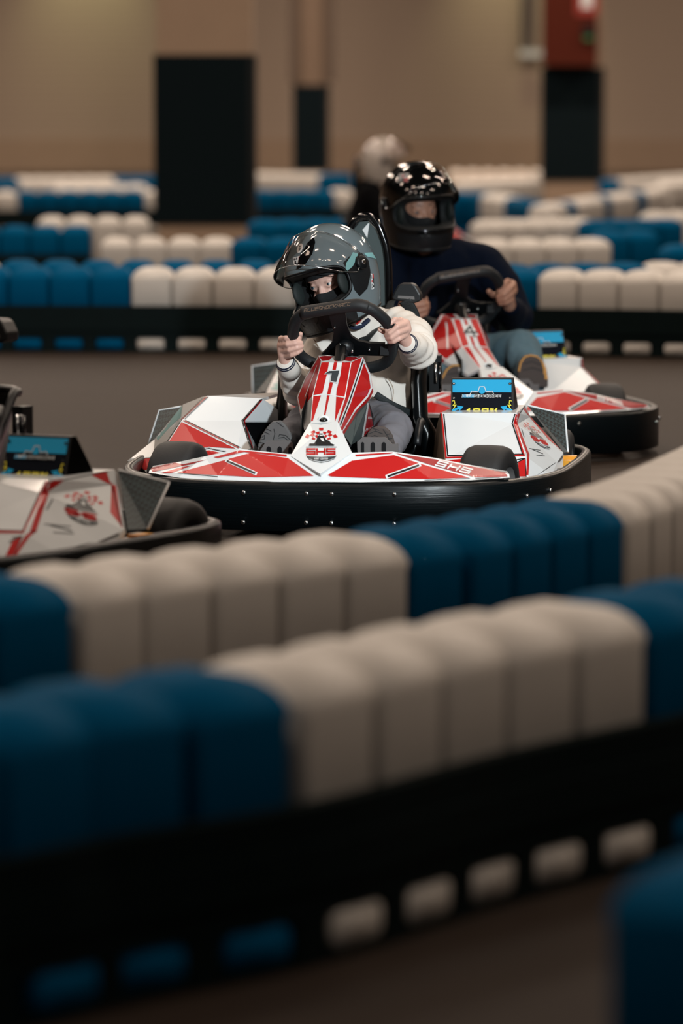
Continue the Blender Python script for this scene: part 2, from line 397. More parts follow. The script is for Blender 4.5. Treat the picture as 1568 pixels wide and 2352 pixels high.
row([(1060, 414), (1228, 406)], [('w', 9999)], 'row left of right pillar', 0.22)
row([(1040, 440), (1120, 442), (1236, 462)], [('b', 1098), ('w', 1155), ('b', 9999)], 'curved row by black helmet', 0.22)
row([(1245, 470), (1330, 455), (1470, 436), (1505, 428)], [('w', 1305), ('b', 1328), ('w', 1386), ('b', 1410), ('w', 1462), ('b', 1488), ('w', 9999)], 'striped row under right pillar', 0.22)
row([(1395, 412), (1600, 398)], [('b', 1430), ('w', 9999)], 'farthest right row', 0.22)
row([(1525, 416), (1640, 412)], [('w', 9999)], 'pale right row', 0.22)
row([(1100, 506), (1345, 500)], [('w', 9999)], 'upper white right row', 0.22)
row([(1345, 506), (1530, 502)], [('b', 9999)], 'upper blue right row', 0.22)
row([(1095, 549), (1365, 547)], [('w', 9999)], 'lower white right row', 0.22)
row([(1365, 530), (1530, 528)], [('b', 9999)], 'lower blue right row', 0.22)
row([(1480, 486), (1640, 484)], [('w', 9999)], 'white right edge row', 0.22)
row([(1530, 562), (1640, 560)], [('b', 9999)], 'blue right edge row', 0.22)

#KART
# ================================================================== racing kart, built in its own frame
DEC = 0.0028
class Panel:
    """faceted bodywork: base faces get thickness, graphics are laid on the surface"""
    def __init__(s, fr=F1): s.b = MB(); s.d = MB(); s.fr = fr; s.bv = None
    def face(s, m, *pts):
        for i in range(1, len(pts) - 1): s.b.quad([pts[0], pts[i], pts[i + 1]], m)
        return s
    def tree(s):
        if s.bv is None: s.bv = BVHTree.FromPolygons([tuple(p) for p in s.b.v], s.b.f)
        return s.bv
    def hit(s, px, py, off=DEC):
        e = s.fr.eye(); d = s.fr.dirn(px, py); h = s.tree().ray_cast(e, d)
        if h[0] is None:
            # nearest point along the sight line
            best = None
            for k in range(1, 40):
                q = e + d * ((e.y * -1 + 0.3 + 0.03 * k) / d.y) if False else e + d * (abs(e.y) + 0.03 * k)
                n = s.tree().find_nearest(q)
                if n[0] is not None and (best is None or (n[0] - q).length < best[0]): best = ((n[0] - q).length, n[0])
            return best[1] - d * off
        return h[0] - d * off
    def poly(s, m, pts, off=DEC, step=5.0):
        V = [Vector((x, y, 0)) for x, y in pts]
        tris = [[V[i].to_2d() for i in t] for t in tessellate_polygon([V])]
        out = []
        while tris:
            t = tris.pop(); L = [(t[i] - t[(i + 1) % 3]).length for i in range(3)]; k = L.index(max(L))
            if L[k] > step and len(out) < 7000:
                mid = (t[k] + t[(k + 1) % 3]) / 2; tris.append([t[k], mid, t[(k + 2) % 3]]); tris.append([mid, t[(k + 1) % 3], t[(k + 2) % 3]])
            else: out.append(t)
        for t in out: s.d.quad([s.hit(p.x, p.y, off) for p in t], m)
        return s
    def line(s, m, pts, w, off=DEC, cap=0.5):
        for a, b in zip(pts[:-1], pts[1:]):
            a = Vector(a); b = Vector(b); t = (b - a).normalized(); n = Vector((-t.y, t.x)) * w / 2; e = t * w * cap
            s.poly(m, [a - e + n, b + e + n, b + e - n, a - e - n], off)
        return s
    def build(s, name, parent, thick=(0, 0.006, -0.004)):
        th = Vector(thick)
        if th.length > 0:
            cnt = {}
            key = lambda p: (round(p.x, 4), round(p.y, 4), round(p.z, 4))
            for f in s.b.f:
                for i in range(len(f)):
                    a, b = key(s.b.v[f[i]]), key(s.b.v[f[(i + 1) % len(f)]]); k = (min(a, b), max(a, b)); cnt[k] = cnt.get(k, 0) + 1
            nf = len(s.b.f)
            for fi in range(nf):
                f = s.b.f[fi]; mt = s.b.mats[s.b.m[fi]]; P = [s.b.v[i] for i in f]
                s.b.quad([p + th for p in P][::-1], 'black')
                for i in range(len(f)):
                    a, b = P[i], P[(i + 1) % len(f)]; ka, kb = key(a), key(b)
                    if cnt[(min(ka, kb), max(ka, kb))] == 1: s.b.quad([a, b, b + th, a + th], mt)
        for i, f in enumerate(s.d.f): s.b.quad([s.d.v[k] for k in f], s.d.mats[s.d.m[i]])
        return s.b.build(name, parent)
# stroke lettering on a 0..1 box
G = {'A': [[(0, 0), (0, .7), (.3, 1), (1, 1), (1, 0)], [(0, .42), (1, .42)]], 'B': [[(0, 0), (0, 1), (.85, 1), (1, .85), (.85, .52), (0, .52)], [(.85, .52), (1, .3), (.85, 0), (0, 0)]],
     'C': [[(1, 1), (0, 1), (0, 0), (1, 0)]], 'E': [[(1, 1), (0, 1), (0, 0), (1, 0)], [(0, .5), (.85, .5)]], 'H': [[(0, 0), (0, 1)], [(1, 0), (1, 1)], [(0, .5), (1, .5)]],
     'K': [[(0, 0), (0, 1)], [(1, 1), (.1, .5), (1, 0)]], 'L': [[(0, 1), (0, 0), (1, 0)]], 'N': [[(0, 0), (0, 1), (1, 0), (1, 1)]], 'O': [[(0, 0), (0, 1), (1, 1), (1, 0), (0, 0)]],
     'R': [[(0, 0), (0, 1), (1, 1), (1, .5), (0, .5)], [(.45, .5), (1, 0)]], 'S': [[(1, 1), (0, 1), (0, .5), (1, .5), (1, 0), (0, 0)]], 'T': [[(0, 1), (1, 1)], [(.5, 1), (.5, 0)]],
     'U': [[(0, 1), (0, 0), (1, 0), (1, 1)]], '1': [[(.3, .75), (.7, 1), (.7, 0)]], '0': [[(0, 0), (0, 1), (1, 1), (1, 0), (0, 0)]], '2': [[(0, 1), (1, 1), (1, .5), (0, .5), (0, 0), (1, 0)]],
     '%': [[(0, .6), (0, 1), (.35, 1), (.35, .6), (0, .6)], [(1, 1), (0, 0)], [(.65, 0), (.65, .4), (1, .4), (1, 0), (.65, 0)]], '4': [[(.8, 0), (.8, 1), (0, .35), (1, .35)]]}
def text(panel, mat, s, org, ex, ey, adv, w, gw=0.72, off=DEC * 1.8):
    """org: pixel of the first letter's foot, ex/ey: pixel vectors of one letter cell's width and height"""
    org = Vector(org); ex = Vector(ex); ey = Vector(ey)
    for i, ch in enumerate(s):
        if ch == ' ': continue
        mt = mat[i] if isinstance(mat, list) else mat
        for st in G[ch]: panel.line(mt, [org + ex * (i * adv + x * gw) + ey * y for x, y in st], w, off)
def shs_logo(p, f, k=1.0, off=DEC):
    """f maps logo coordinates (x right, y down, metres-like units 0..100) to pixels"""
    for rg in range(3):
        for sg in range(9):
            if (rg + sg) % 2: continue
            r0, r1 = 18 + rg * 9, 27 + rg * 9; a0, a1 = math.radians(200 + sg * 15.5), math.radians(200 + (sg + 1) * 15.5)
            p.poly('red', [f(50 + 1.25 * r * math.cos(a), 42 + r * math.sin(a) * (1 + 0.06 * math.sin(sg * 2))) for r, a in ((r0, a0), (r1, a0), (r1, a1), (r0, a1))], off)
    p.poly('ink', [f(*q) for q in ((10, 56), (12, 48), (26, 48), (34, 38), (38, 24), (48, 16), (56, 20), (64, 34), (76, 40), (82, 48), (92, 52), (90, 56))], off * 1.3)
    p.poly('white', [f(50 + 7 * math.cos(a), 16 + 7 * math.sin(a)) for a in [i * math.pi / 5 for i in range(10)]], off * 1.7)
    p.poly('ink', [f(*q) for q in ((43, 14), (55, 14), (54, 18), (43, 18))], off * 2)
    p.poly('white', [f(*q) for q in ((46, 30), (56, 30), (60, 42), (52, 40))], off * 1.7)
    p.line('ink', [f(2, 60), f(98, 60)], 1.6 * k, off)
    text(p, 'red', 'SHS', f(4, 84), Vector(f(36, 84)) - Vector(f(4, 84)), Vector(f(4, 67)) - Vector(f(4, 84)), 1.0, 4.4 * k, 0.78, off * 1.2)
    p.poly('grey_ink', [f(*q) for q in ((3, 90), (12, 92), (50, 94), (88, 92), (97, 90), (90, 98), (75, 104), (50, 109), (25, 104), (10, 98))], off)
    p.line('ink', [f(2, 90), f(10, 101), f(25, 108), f(50, 113), f(75, 108), f(90, 101), f(98, 90)], 1.3 * k, off)
    text(p, 'white', 'KART CENTER', f(28, 102), Vector(f(32, 102)) - Vector(f(28, 102)), Vector(f(28, 97)) - Vector(f(28, 102)), 1.0, 0.9 * k, 0.7, off * 2)

kart = empty('racing_kart')
# --- bumper: one continuous black plastic wall around the kart
half = [(0, 0), (.2, .0), (.38, .035), (.53, .12), (.645, .29), (.70, .5), (.72, .8), (.728, 1.08), (.718, 1.28), (.66, 1.43), (.5, 1.5), (.25, 1.52)]
loop = crom([(u, v, 0) for u, v in half] + [(0, 1.52, 0)] + [(-u, v, 0) for u, v in half[:0:-1]], 6, True)
m = MB(); n = len(loop)
prof = [(0.0, 0.03), (0.0, 0.165), (0.004, 0.174), (0.012, 0.178), (0.028, 0.178), (0.033, 0.172), (0.033, 0.03)]
V = []
for i, p in enumerate(loop):
    t = (loop[(i + 1) % n] - loop[i - 1]).normalized(); inn = Vector((-t.y, t.x, 0))
    V += [p + inn * d + Vector((0, 0, z)) for d, z in prof]
k_ = len(prof); F = []
for i in range(n):
    j = (i + 1) % n
    for a in range(k_): F.append((i * k_ + a, i * k_ + (a + 1) % k_, j * k_ + (a + 1) % k_, j * k_ + a))
m.add(V, F, 'bumper', True)
bumper = m.build('bumper', kart)
for px, py in [(561, 1131), (705, 1133), (763, 1134), (907, 1135), (560, 1199), (704, 1200), (762, 1201), (906, 1202)]:
    p = K(px, py, 0.012); m = MB()
    m.ball((p.x, max(0.0, 0.0), p.z), (.0068, .004, .0068), 'chrome', 14, 8); m.ball((p.x, -0.004, p.z), (.003, .0015, .003), 'black', 8, 6)
    m.build('bolt', bumper)
for u, v, z in ((.60, .215, .125), (.66, .34, .13)):
    m = MB(); m.ball((u + .006, v - .006, z), (.006, .006, .007), 'chrome', 12, 8); m.build('bolt', bumper)
# floor tray and chassis
m = MB(); m.box((0, .78, .045), (.62, 1.3, .012), 'black')
for s_ in (-1, 1): m.tube([(s_ * .2, .15, .06), (s_ * .26, .6, .06), (s_ * .3, 1.1, .06), (s_ * .3, 1.45, .07)], .016, 'satin_black')
for v_, hw_ in ((.2, .5), (.6, .66), (1.4, .55)): m.tube([(-hw_, v_, .07), (hw_, v_, .07)], .014, 'satin_black')
m.tube([(-.62, .38, .12), (.62, .38, .12)], .014, 'satin_black'); m.tube([(-.6, 1.3, .12), (.6, 1.3, .12)], .02, 'satin_black')
m.box((0, 1.40, .17), (.5, .14, .2), 'black')
m.build('chassis', kart)
# --- wheels
def wheel(name, u, v, R, w, steer):
    ax = Vector((math.cos(steer), math.sin(steer), 0))
    m = MB(); pr = [(-w / 2 + .004, R * .52), (-w / 2, R * .62), (-w / 2 + .002, R * .82), (-w * .42, R * .94), (-w * .3, R * .99), (0, R), (w * .3, R * .99), (w * .42, R * .94), (w / 2 - .002, R * .82), (w / 2, R * .62), (w / 2 - .004, R * .52)]
    m.lathe(pr, (u, v, R), ax, 'rubber', 44); o = m.build(name, kart)
    m = MB(); m.lathe([(-w / 2 + .004, R * .53), (-w / 2 + .012, R * .5), (-w / 2 + .03, R * .42), (-w / 2 + .03, .03), (-w / 2 + .01, .028), (-w / 2 + .01, .0)], (u, v, R), ax, 'metal', 32)
    m.lathe([(w / 2 - .004, R * .53), (w / 2 - .012, R * .5), (w / 2 - .03, R * .42), (w / 2 - .03, .03), (w / 2 - .01, .028), (w / 2 - .01, .0)], (u, v, R), ax, 'metal', 32)
    m.build('rim', o)
    return o
wheel('wheel', .468, .40, .131, .145, math.radians(-11)); wheel('wheel', -.503, .40, .131, .145, math.radians(-11))
wheel('wheel', .575, 1.29, .122, .17, 0); wheel('wheel', -.575, 1.29, .122, .17, 0)
# --- front fairing
p = Panel()
low = [K(752, 1107, .002), K(830, 1107.5, .004), K(985, 1105, .035), K(1080, 1103, .08), K(1170, 1097, .15)]
mid = [K(752, 1090, .02), K(830, 1094, .02), K(985, 1098, .05), K(1080, 1095, .10), K(1169, 1089, .17)]
top = [K(806, 1040, .11), K(900, 1037, .13), K(1000, 1052, .15), K(1065, 1065, .19), K(1164, 1082, .25)]
low2 = [K(740, 1107, .002), K(640, 1107, .004), K(500, 1105, .035), K(410, 1097, .08), K(341, 1085, .15)]
mid2 = [K(722, 1092, .02), K(650, 1094, .02), K(500, 1093, .05), K(420, 1088, .09), K(344, 1080, .17)]
top2 = [K(664, 1043, .11), K(550, 1031, .13), K(470, 1048, .15), K(415, 1060, .19), K(352, 1070, .24)]
for L, Mi, T in ((low, mid, top), (low2, mid2, top2)):
    for i in range(4):
        p.face('white', L[i], L[i + 1], Mi[i + 1]); p.face('white', L[i], Mi[i + 1], Mi[i])
        p.face('white', Mi[i], Mi[i + 1], T[i]); p.face('white', Mi[i + 1], T[i + 1], T[i])
p.face('white', low2[0], low[0], mid[0]); p.face('white', low2[0], mid[0], mid2[0]); p.face('white', mid2[0], mid[0], top[0]); p.face('white', mid2[0], top[0], top2[0])
for A, B, C_ in ((top, K(806, 1048, .24), K(1000, 1060, .24)), (top2, K(664, 1050, .24), K(470, 1057, .24))):
    p.face('red', A[0], A[1], C_, B)
# graphics
p.poly('red', [(752, 1091), (808, 1058), (888, 1047), (904, 1045), (985, 1071), (1078, 1097), (985, 1100), (880, 1099), (800, 1096), (760, 1094)])
p.poly('red', [(815, 1044), (903, 1039), (899, 1041.5), (818, 1048)])
p.poly('dark_red', [(908, 1041), (1000, 1055), (1060, 1067), (1162, 1085), (1165, 1094), (1120, 1096), (1090, 1096), (990, 1068)])
text(p, 'white', 'SHS', (1000, 1068), (28, 7), (9, -9), 1.0, 3.2, 0.7)
p.line('ink', [(975, 1103), (1078, 1099)], 1.3); p.line('ink', [(1092, 1099), (1148, 1096)], 1.3)
p.line('white', [(890, 1094), (962, 1068)], 9, DEC * 1.5); p.line('ink', [(892, 1093.5), (960, 1069)], 4.5, DEC * 2.2)
p.poly('red', [(720, 1093), (661, 1052), (575, 1040), (500, 1061), (408, 1085), (440, 1088), (499, 1091), (590, 1096)])
p.poly('red', [(658, 1044), (550, 1034), (490, 1050), (500, 1052), (560, 1038), (658, 1049)])
p.poly('dark_red', [(345, 1075), (398, 1062), (420, 1066), (475, 1055), (440, 1066), (412, 1071), (350, 1084)])
p.poly('red', [(368, 1087), (412, 1074), (440, 1069), (395, 1086)])
p.line('white', [(521, 1058), (586, 1087)], 8, DEC * 1.5); p.line('ink', [(523, 1059), (584, 1086)], 4.2, DEC * 2.2)
p.line('ink', [(408, 1086), (499, 1094.5)], 1.3)
fair = p.build('front_fairing', kart, (0, .012, -.004))
# --- shield with the club logo
p = Panel()
tip = K(735, 1088, -.002); Lc = K(667, 1047, .10); Rc = K(808, 1040, .105); TL = K(711, 972, .27); TR = K(775, 968, .27)
mL = K(722, 1000, .19); mR = K(772, 1000, .19); tm = K(737, 976, .255)
p.face('white', TL, tm, mL); p.face('white', tm, mR, mL); p.face('white', tm, TR, mR)
p.face('white', TL, mL, Lc); p.face('white', TR, Rc, mR); p.face('white', mL, mR, tip); p.face('white', mL, tip, Lc); p.face('white', mR, Rc, tip)
shs_logo(p, lambda x, y: (702 + x * .715, 986 + y * .675), 0.86)
shield = p.build('nose_shield', kart, (0, .02, -.012))
# --- hood over the steering column
p = Panel()
hTL = K(738, 831, .575); hTR = K(807, 832, .575); hML = K(717, 909, .44); hMR = K(792, 912, .44); hBL = K(713, 972, .275); hBR = K(773, 970, .275)
cTL = K(731, 817, .66); cTR = K(834, 819, .66)
r1 = K(851, 860, .66); r2 = K(856, 891, .62); r3 = K(847, 910, .59); r4 = K(818, 942, .48); r5 = K(786, 994, .32)
l1 = K(700, 868, .66); l2 = K(681, 912, .60); l3 = K(688, 945, .5); l4 = K(699, 987, .33)
p.face('white', hTL, hTR, hMR, hML); p.face('white', hML, hMR, hBR, hBL); p.face('white', cTL, cTR, hTR, hTL)
p.face('red', hTR, cTR, r1); p.face('red', hTR, r1, r2, hMR); p.face('red', hMR, r2, r3); p.face('red', hMR, r3, r4, hBR); p.face('red', hBR, r4, r5)
p.face('red', hTL, l1, cTL); p.face('red', hTL, hML, l2, l1); p.face('red', hML, l3, l2); p.face('white', hML, hBL, l4, l3)
for q in ([(737, 833), (756, 829), (751, 857), (740, 903), (719, 908)], [(786, 829), (805, 833), (791, 911), (772, 908), (773, 896), (782, 860)],
          [(768, 828), (775, 828), (771, 850), (763, 850)], [(757, 878), (765, 878), (758, 906), (751, 906)], [(751, 908), (757, 908), (747, 953), (744, 953)],
          [(772, 911), (790, 914), (769, 969)], [(719, 910), (737, 908), (718, 967), (714, 967)]): p.poly('red', q)
p.poly('dark_red', [(733, 819), (768, 814.5), (756, 827), (740, 829)]); p.poly('dark_red', [(798, 813.5), (830, 820), (806, 830), (787, 827)]); p.poly('dark_red', [(777, 814), (788, 814), (776, 827), (766, 827)])
p.line('white', [(737, 831), (718, 909), (713, 968)], 2.6); p.line('white', [(806, 832), (792, 912), (775, 968)], 2.6); p.line('white', [(719, 909), (752, 906), (792, 912)], 2.0, DEC * .7)
p.line('white', [(806, 831), (832, 819)], 2.2); p.line('white', [(738, 831), (806, 831)], 2.0)
p.line('white', [(835, 823), (802, 923), (781, 975)], 8.5); p.line('ink', [(835, 824), (802, 923), (782, 975)], 2.6, DEC * 1.9)
p.line('white', [(836, 822), (849, 862), (853, 890), (845, 909), (817, 940), (788, 990)], 4.2)
p.line('white', [(730, 821), (701, 868), (683, 912), (690, 945)], 2.4); p.line('white', [(727, 840), (700, 912)], 1.6)
hood = p.build('hood', kart, (0, .012, -.012))
def number(panel, n):
    q = Panel(); q.bv = panel.tree()
    if n == 1: q.poly('sticker_white', [(743, 860), (754, 850), (782, 849), (774, 880), (757, 877), (760, 859)], DEC * 1.8); q.poly('grey_ink', [(746, 858), (756, 852), (779, 851), (772, 877), (759, 875), (762, 857)], DEC * 2.6)
    else:
        q.poly('sticker_white', [(744, 868), (765, 848), (781, 848), (784, 878), (760, 880)], DEC * 1.8)
        q.line('grey_ink', [(770, 879), (773, 852), (749, 868), (781, 869)], 5, DEC * 2.6)
    for i, f in enumerate(q.d.f): q.b.quad([q.d.v[k] for k in f], q.d.mats[q.d.m[i]])
    return q.b
num = number(p, 1).build('racing_number', hood); num4 = number(p, 4).build('racing_number_four', hood)
num4me = num4.data; bpy.data.objects.remove(num4)
m = MB(); c = p.hit(743, 966, 0); m.ball(c, (.013, .009, .010), 'black_gloss', 18, 10); m.ball(c + Vector((0, .006, 0)), (.02, .006, .016), 'white', 20, 8); m.build('cap_screw', hood)
# column side panels under the hood
p = Panel()
a, b_, c, d, e = K(846, 923, .56), K(818, 945, .50), K(788, 996, .36), K(806, 1022, .36), K(832, 1006, .52)
p.face('teal_grey', a, b_, c, d, e); p.face('dark_red', a, e, K(857, 978, .72), K(856, 955, .72), K(848, 930, .62))
p.line('white', [(846, 925), (833, 1004)], 4); p.line('teal_grey', [(822, 944), (810, 1018)], 1)
for i in range(5): p.line('sticker_white', [(841 + i * 3.4, 985 - i * 1.2), (840 + i * 3.4, 990 - i * 1.2)], 1.2); p.line('sticker_white', [(846 + i * 2, 957), (845.5 + i * 2, 962)], 1.0)
u0, u1, u2, u3 = [Vector((-.11, v, z)) for v, z in ((.36, .24), (.36, .36), (.62, .46), (.62, .26))]
p.face('teal_grey', u0, u1, u2, u3)
p.build('column_panel', kart, (0, .01, 0))
# --- side pods
def cen(*P): return sum(P, Vector()) / len(P)
# left hand pod (towards +u)
p = Panel()
TLp, TRp, KK = K(1012, 948, .80), K(1187, 948, .80), K(1179, 972, .78)
BR, BL = K(1207, 1048, .62), K(1023, 1054, .62)
BR2, BL2 = K(1214, 1098, .55), K(1024, 1092, .56)
t2, t3 = K(1206, 930, 1.12), K(1218, 957, 1.10)
o1, o2, o3, o4 = K(1293, 1039, .95), K(1279, 1062, .84), K(1266, 1092, .70), K(1292, 1084, .86)
q1 = K(1187, 975, .79)
back = Vector((0, .5, -.02))
p.face('white', TLp, TRp, KK); p.face('white', TLp, KK, BL); p.face('white', KK, BR, BL); p.face('white', BL, BR, BR2, BL2)
p.face('white', TRp, t2, t3, q1); p.face('white', TRp, q1, KK); p.face('white', KK, q1, BR); p.face('white', q1, o2, BR); p.face('white', q1, t3, o1, o2)
p.face('white', BR, o2, o3, BR2); p.face('white', o2, o1, o4, o3)
i1, i2, i3 = K(1010, 950, .88), K(1001, 986, .92), K(994, 1050, .92)
p.face('concrete', TLp, BL, BL2, i3); p.face('concrete', TLp, i3, i2, i1)  # inner side of the white pod: its grey shade is put into the colour
tl_b = TLp + Vector((0, .42, -.01))
p.face('white', TLp, tl_b, t2, TRp)
# rear outer side that faces outwards

p.line('red', [(1014, 951), (1024, 1051), (1203, 1045), (1181, 972), (1186, 952)], 3.6); p.line('ink', [(1019, 952), (1028, 1046), (1200, 1043), (1176, 972), (1182, 952)], 2.6)
p.line('red', [(1192, 950), (1185, 971), (1196, 1000), (1213, 1044), (1211, 1088)], 5.0); p.line('ink', [(1206, 932), (1193, 950)], 2)
p.poly('red', [(1024, 1057), (1060, 1054), (1120, 1054), (1120, 1068), (1024, 1068)]); p.poly('red', [(1190, 1062), (1205, 1054), (1207, 1094), (1190, 1094)]); p.line('ink', [(1206, 1053), (1208, 1094)], 1.6)
p.line('ink', [(1184, 1064), (1205, 1053)], 2.4); p.line('ink', [(1186, 1056), (1203, 1053)], 2)
p.poly('grey_ink', [(1272, 1064), (1277, 1062), (1255, 1078), (1230, 1093)]); p.poly('metal', [(1279, 1062), (1290, 1047), (1297, 1042), (1294, 1050), (1284, 1062)], DEC)
for a, b_ in (((1216, 1030), (1240, 1034)), ((1222, 1032), (1246, 1042)), ((1232, 1045), (1250, 1047)), ((1198, 985), (1203, 1003))): p.line('grey_ink', [a, b_], 1.5)
LO = (Vector((1199, 966)), Vector((48, 42)), Vector((27, 62)))   # logo laid along the slanted flank
shs_logo(p, lambda x, y: tuple(Vector((1194, 966)) + Vector((37, 14)) * (x / 100) + Vector((40, 58)) * (y / 113)), 0.6)
p.poly('red', [(1201, 940), (1207, 932), (1218, 957), (1288, 1034), (1258, 1008)])
p.line('red', [(1220, 962), (1288, 1034)], 1.2)
podl = p.build('side_pod', kart, (0, .012, -.01))
# right hand pod (towards -u)
p = Panel()
A1, A2, A3, A4, A5, A6 = K(476, 909, .82), K(602, 915, .80), K(558, 966, .72), K(576, 1030, .60), K(545, 1030, .60), K(417, 966, .74)
B1, B2, B3 = K(637, 940, .92), K(638, 966, .92), K(592, 1030, .92)
c1, c2, c3 = K(459, 1030, .60), K(386, 1015, .66), K(300, 1053, .86)
d1, d2, d3 = K(465, 911, 1.05), K(420, 929, 1.08), K(355, 1009, 1.0)
e1, e2, e3 = K(292, 1058, .88), K(334, 1082, .68), K(352, 1049, .72)
p.face('white', A1, A2, A3, A6); p.face('white', A6, A3, A5); p.face('white', A3, A4, A5); p.face('white', A2, B1, B2, A3); p.face('white', A3, B2, B3, A4)
g1, g2 = K(519, 1050, .56), K(340, 1095, .62)
p.face('white', A6, A5, c1); p.face('white', A6, c1, c2); p.face('white', A1, A6, d2, d1); p.face('white', A6, c2, d2); p.face('white', d2, c2, d3)
p.face('white', c2, e3, d3); p.face('white', d3, e3, c3); p.face('white', c3, e3, e2, e1); p.face('white', c2, c1, e3); p.face('white', c1, A5, A4, g1); p.face('white', c1, g1, g2); p.face('white', c1, g2, e2); p.face('white', c1, e2, e3)
p.face('white', A1, A2, A2 + Vector((0, .4, -.01)), d1)
p.poly('red', [(417, 969), (541, 1030), (494, 1027), (459, 1029), (388, 1014)]); p.line('white', [(417, 968), (543, 1031)], 2.6)
p.line('dark_red', [(422, 966), (547, 1028)], 2.8); p.line('ink', [(426, 965), (551, 1027)], 1.6)
p.line('dark_red', [(474, 911), (417, 963)], 3.4); p.line('ink', [(478, 911), (424, 962)], 1.6); p.line('ink', [(465, 914), (421, 958)], 1.4)
p.line('ink', [(600, 917), (557, 966), (576, 1028)], 4.6); p.line('red', [(603, 917), (561, 966), (580, 1028)], 2.4)
p.line('ink', [(414, 969), (384, 1013)], 1.6)
p.poly('red', [(305, 1057), (348, 1052), (346, 1076), (331, 1080)]); p.line('ink', [(305, 1056), (350, 1051)], 1.6); p.line('ink', [(304, 1057), (331, 1081)], 2.0)
p.poly('mint', [(418, 932), (415, 958), (380, 990), (356, 1007)], DEC * 1.2)
p.poly('red', [(470, 1035), (480, 1034), (519, 1043), (519, 1060), (470, 1060)]); p.line('ink', [(468, 1032), (480, 1030), (519, 1038)], 1.6); p.line('white', [(468, 1029), (480, 1027), (519, 1034)], 2.6)
podr = p.build('side_pod', kart, (0, .012, -.01))
# carbon wings
for pts, ed in (([K(1211, 931, 1.13), K(1297, 952, 1.20), K(1304, 1038, 1.06), K(1294, 1040, .97)], [1, 2]),
                ([K(416, 934, 1.10), K(366, 942, 1.17), K(341, 1020, 1.08), K(356, 1009, 1.01)], [1, 2])):
    m = MB(); m.add(list(pts) + [q + Vector((0, .008, 0)) for q in pts], [(0, 1, 2), (0, 2, 3), (4, 6, 5), (4, 7, 6), (0, 4, 5), (0, 5, 1), (1, 5, 6), (1, 6, 2), (2, 6, 7), (2, 7, 3), (3, 7, 4), (3, 4, 0)], 'carbon'); w = m.build('side_wing', kart)
    m = MB(); m.tube([pts[0], pts[1], pts[2]], .0035, 'white', 8); m.build('edge_trim', w)
# yellow battery catches
for s_ in (-1, 1):
    m = MB(); m.box((s_ * .665, 1.02, .152), (.065, .17, .03), 'yellow_plastic'); m.box((s_ * .665, 1.02, .170), (.055, .05, .012), 'yellow_plastic'); m.build('side_catch', kart)
# exhaust-like round port at the pod's lower rear
m = MB(); c = K(1279, 1086, .80); m.tube([c, c + Vector((0, .1, 0))], .013, 'metal', 20); m.build('charging_port', kart)
# --- advertising board on the left hand pod
p = Panel()
a, b_, c, d = K(1036, 868, .95), K(1178, 868, .95), K(1181, 962, .90), K(1034, 962, .90)
p.face('ink', a, b_, c, d)
p.poly('cyan', [(1039, 872), (1174, 872), (1174, 901), (1039, 901)]); p.poly('navy_board', [(1039, 901), (1174, 901), (1175, 955), (1038, 955)])
p.line('sticker_white', [(1079, 906), (1083, 898), (1097, 900), (1101, 888), (1112, 888), (1116, 900), (1130, 898), (1134, 906)], 1.6, DEC * 1.5)
p.poly('ink', [(1082, 904), (1085, 900), (1098, 902), (1099, 905)], DEC * 2); p.poly('ink', [(1114, 905), (1116, 902), (1128, 900), (1131, 904)], DEC * 2)
p.poly('cyan', [(1102, 890), (1111, 890), (1113, 902), (1106, 905), (1100, 902)], DEC * 2)
p.poly('sticker_white', [(1061, 906), (1151, 906), (1150, 913), (1060, 913)], DEC * 2)
text(p, ['cyan'] * 4 + ['ink'] * 9, 'BLUESHOCKRACE', (1062, 912.2), (6.8, 0), (0.8, -5.2), 1.0, 1.3, 0.7, DEC * 3)
text(p, 'yellow', '100%', (1066, 957), (19.5, 0), (3, -18), 1.0, 3.6, 0.62, DEC * 2)
for fl in (1, -1):
    X = lambda x: 1106.5 + fl * (x - 1106.5)
    p.poly('cyan', [(X(1037), 940), (X(1050), 936), (X(1049), 931.5), (X(1064), 934), (X(1055), 943.5), (X(1053), 940), (X(1038), 946)], DEC * 2)
    p.line('yellow', [(X(1039), 921), (X(1043), 920), (X(1044), 926), (X(1040), 931), (X(1047), 930), (X(1041), 938)], 1.7, DEC * 2)
    for yy in (881, 914): p.poly('ink', [(X(1042) + 3.2 * math.cos(t), yy + 3.2 * math.sin(t)) for t in [i * math.pi / 6 for i in range(12)]], DEC * 2)
    for yy in (881, 914): p.poly('chrome', [(X(1042) + 1.5 * math.cos(t), yy + 1.5 * math.sin(t)) for t in [i * math.pi / 4 for i in range(8)]], DEC * 3)
boardw = MB(); dpt = .10
for q in ([a, d, d + Vector((0, dpt + .06, 0)), a + Vector((0, .02, 0))], [b_, c, c + Vector((0, dpt + .06, 0)), b_ + Vector((0, .02, 0))], [a, b_, b_ + Vector((0, .02, 0)), a + Vector((0, .02, 0))],
          [a + Vector((0, .02, 0)), b_ + Vector((0, .02, 0)), c + Vector((0, dpt + .06, 0)), d + Vector((0, dpt + .06, 0))]): p.b.quad(q, 'black')
p.build('display_board', kart, (0, .004, 0))
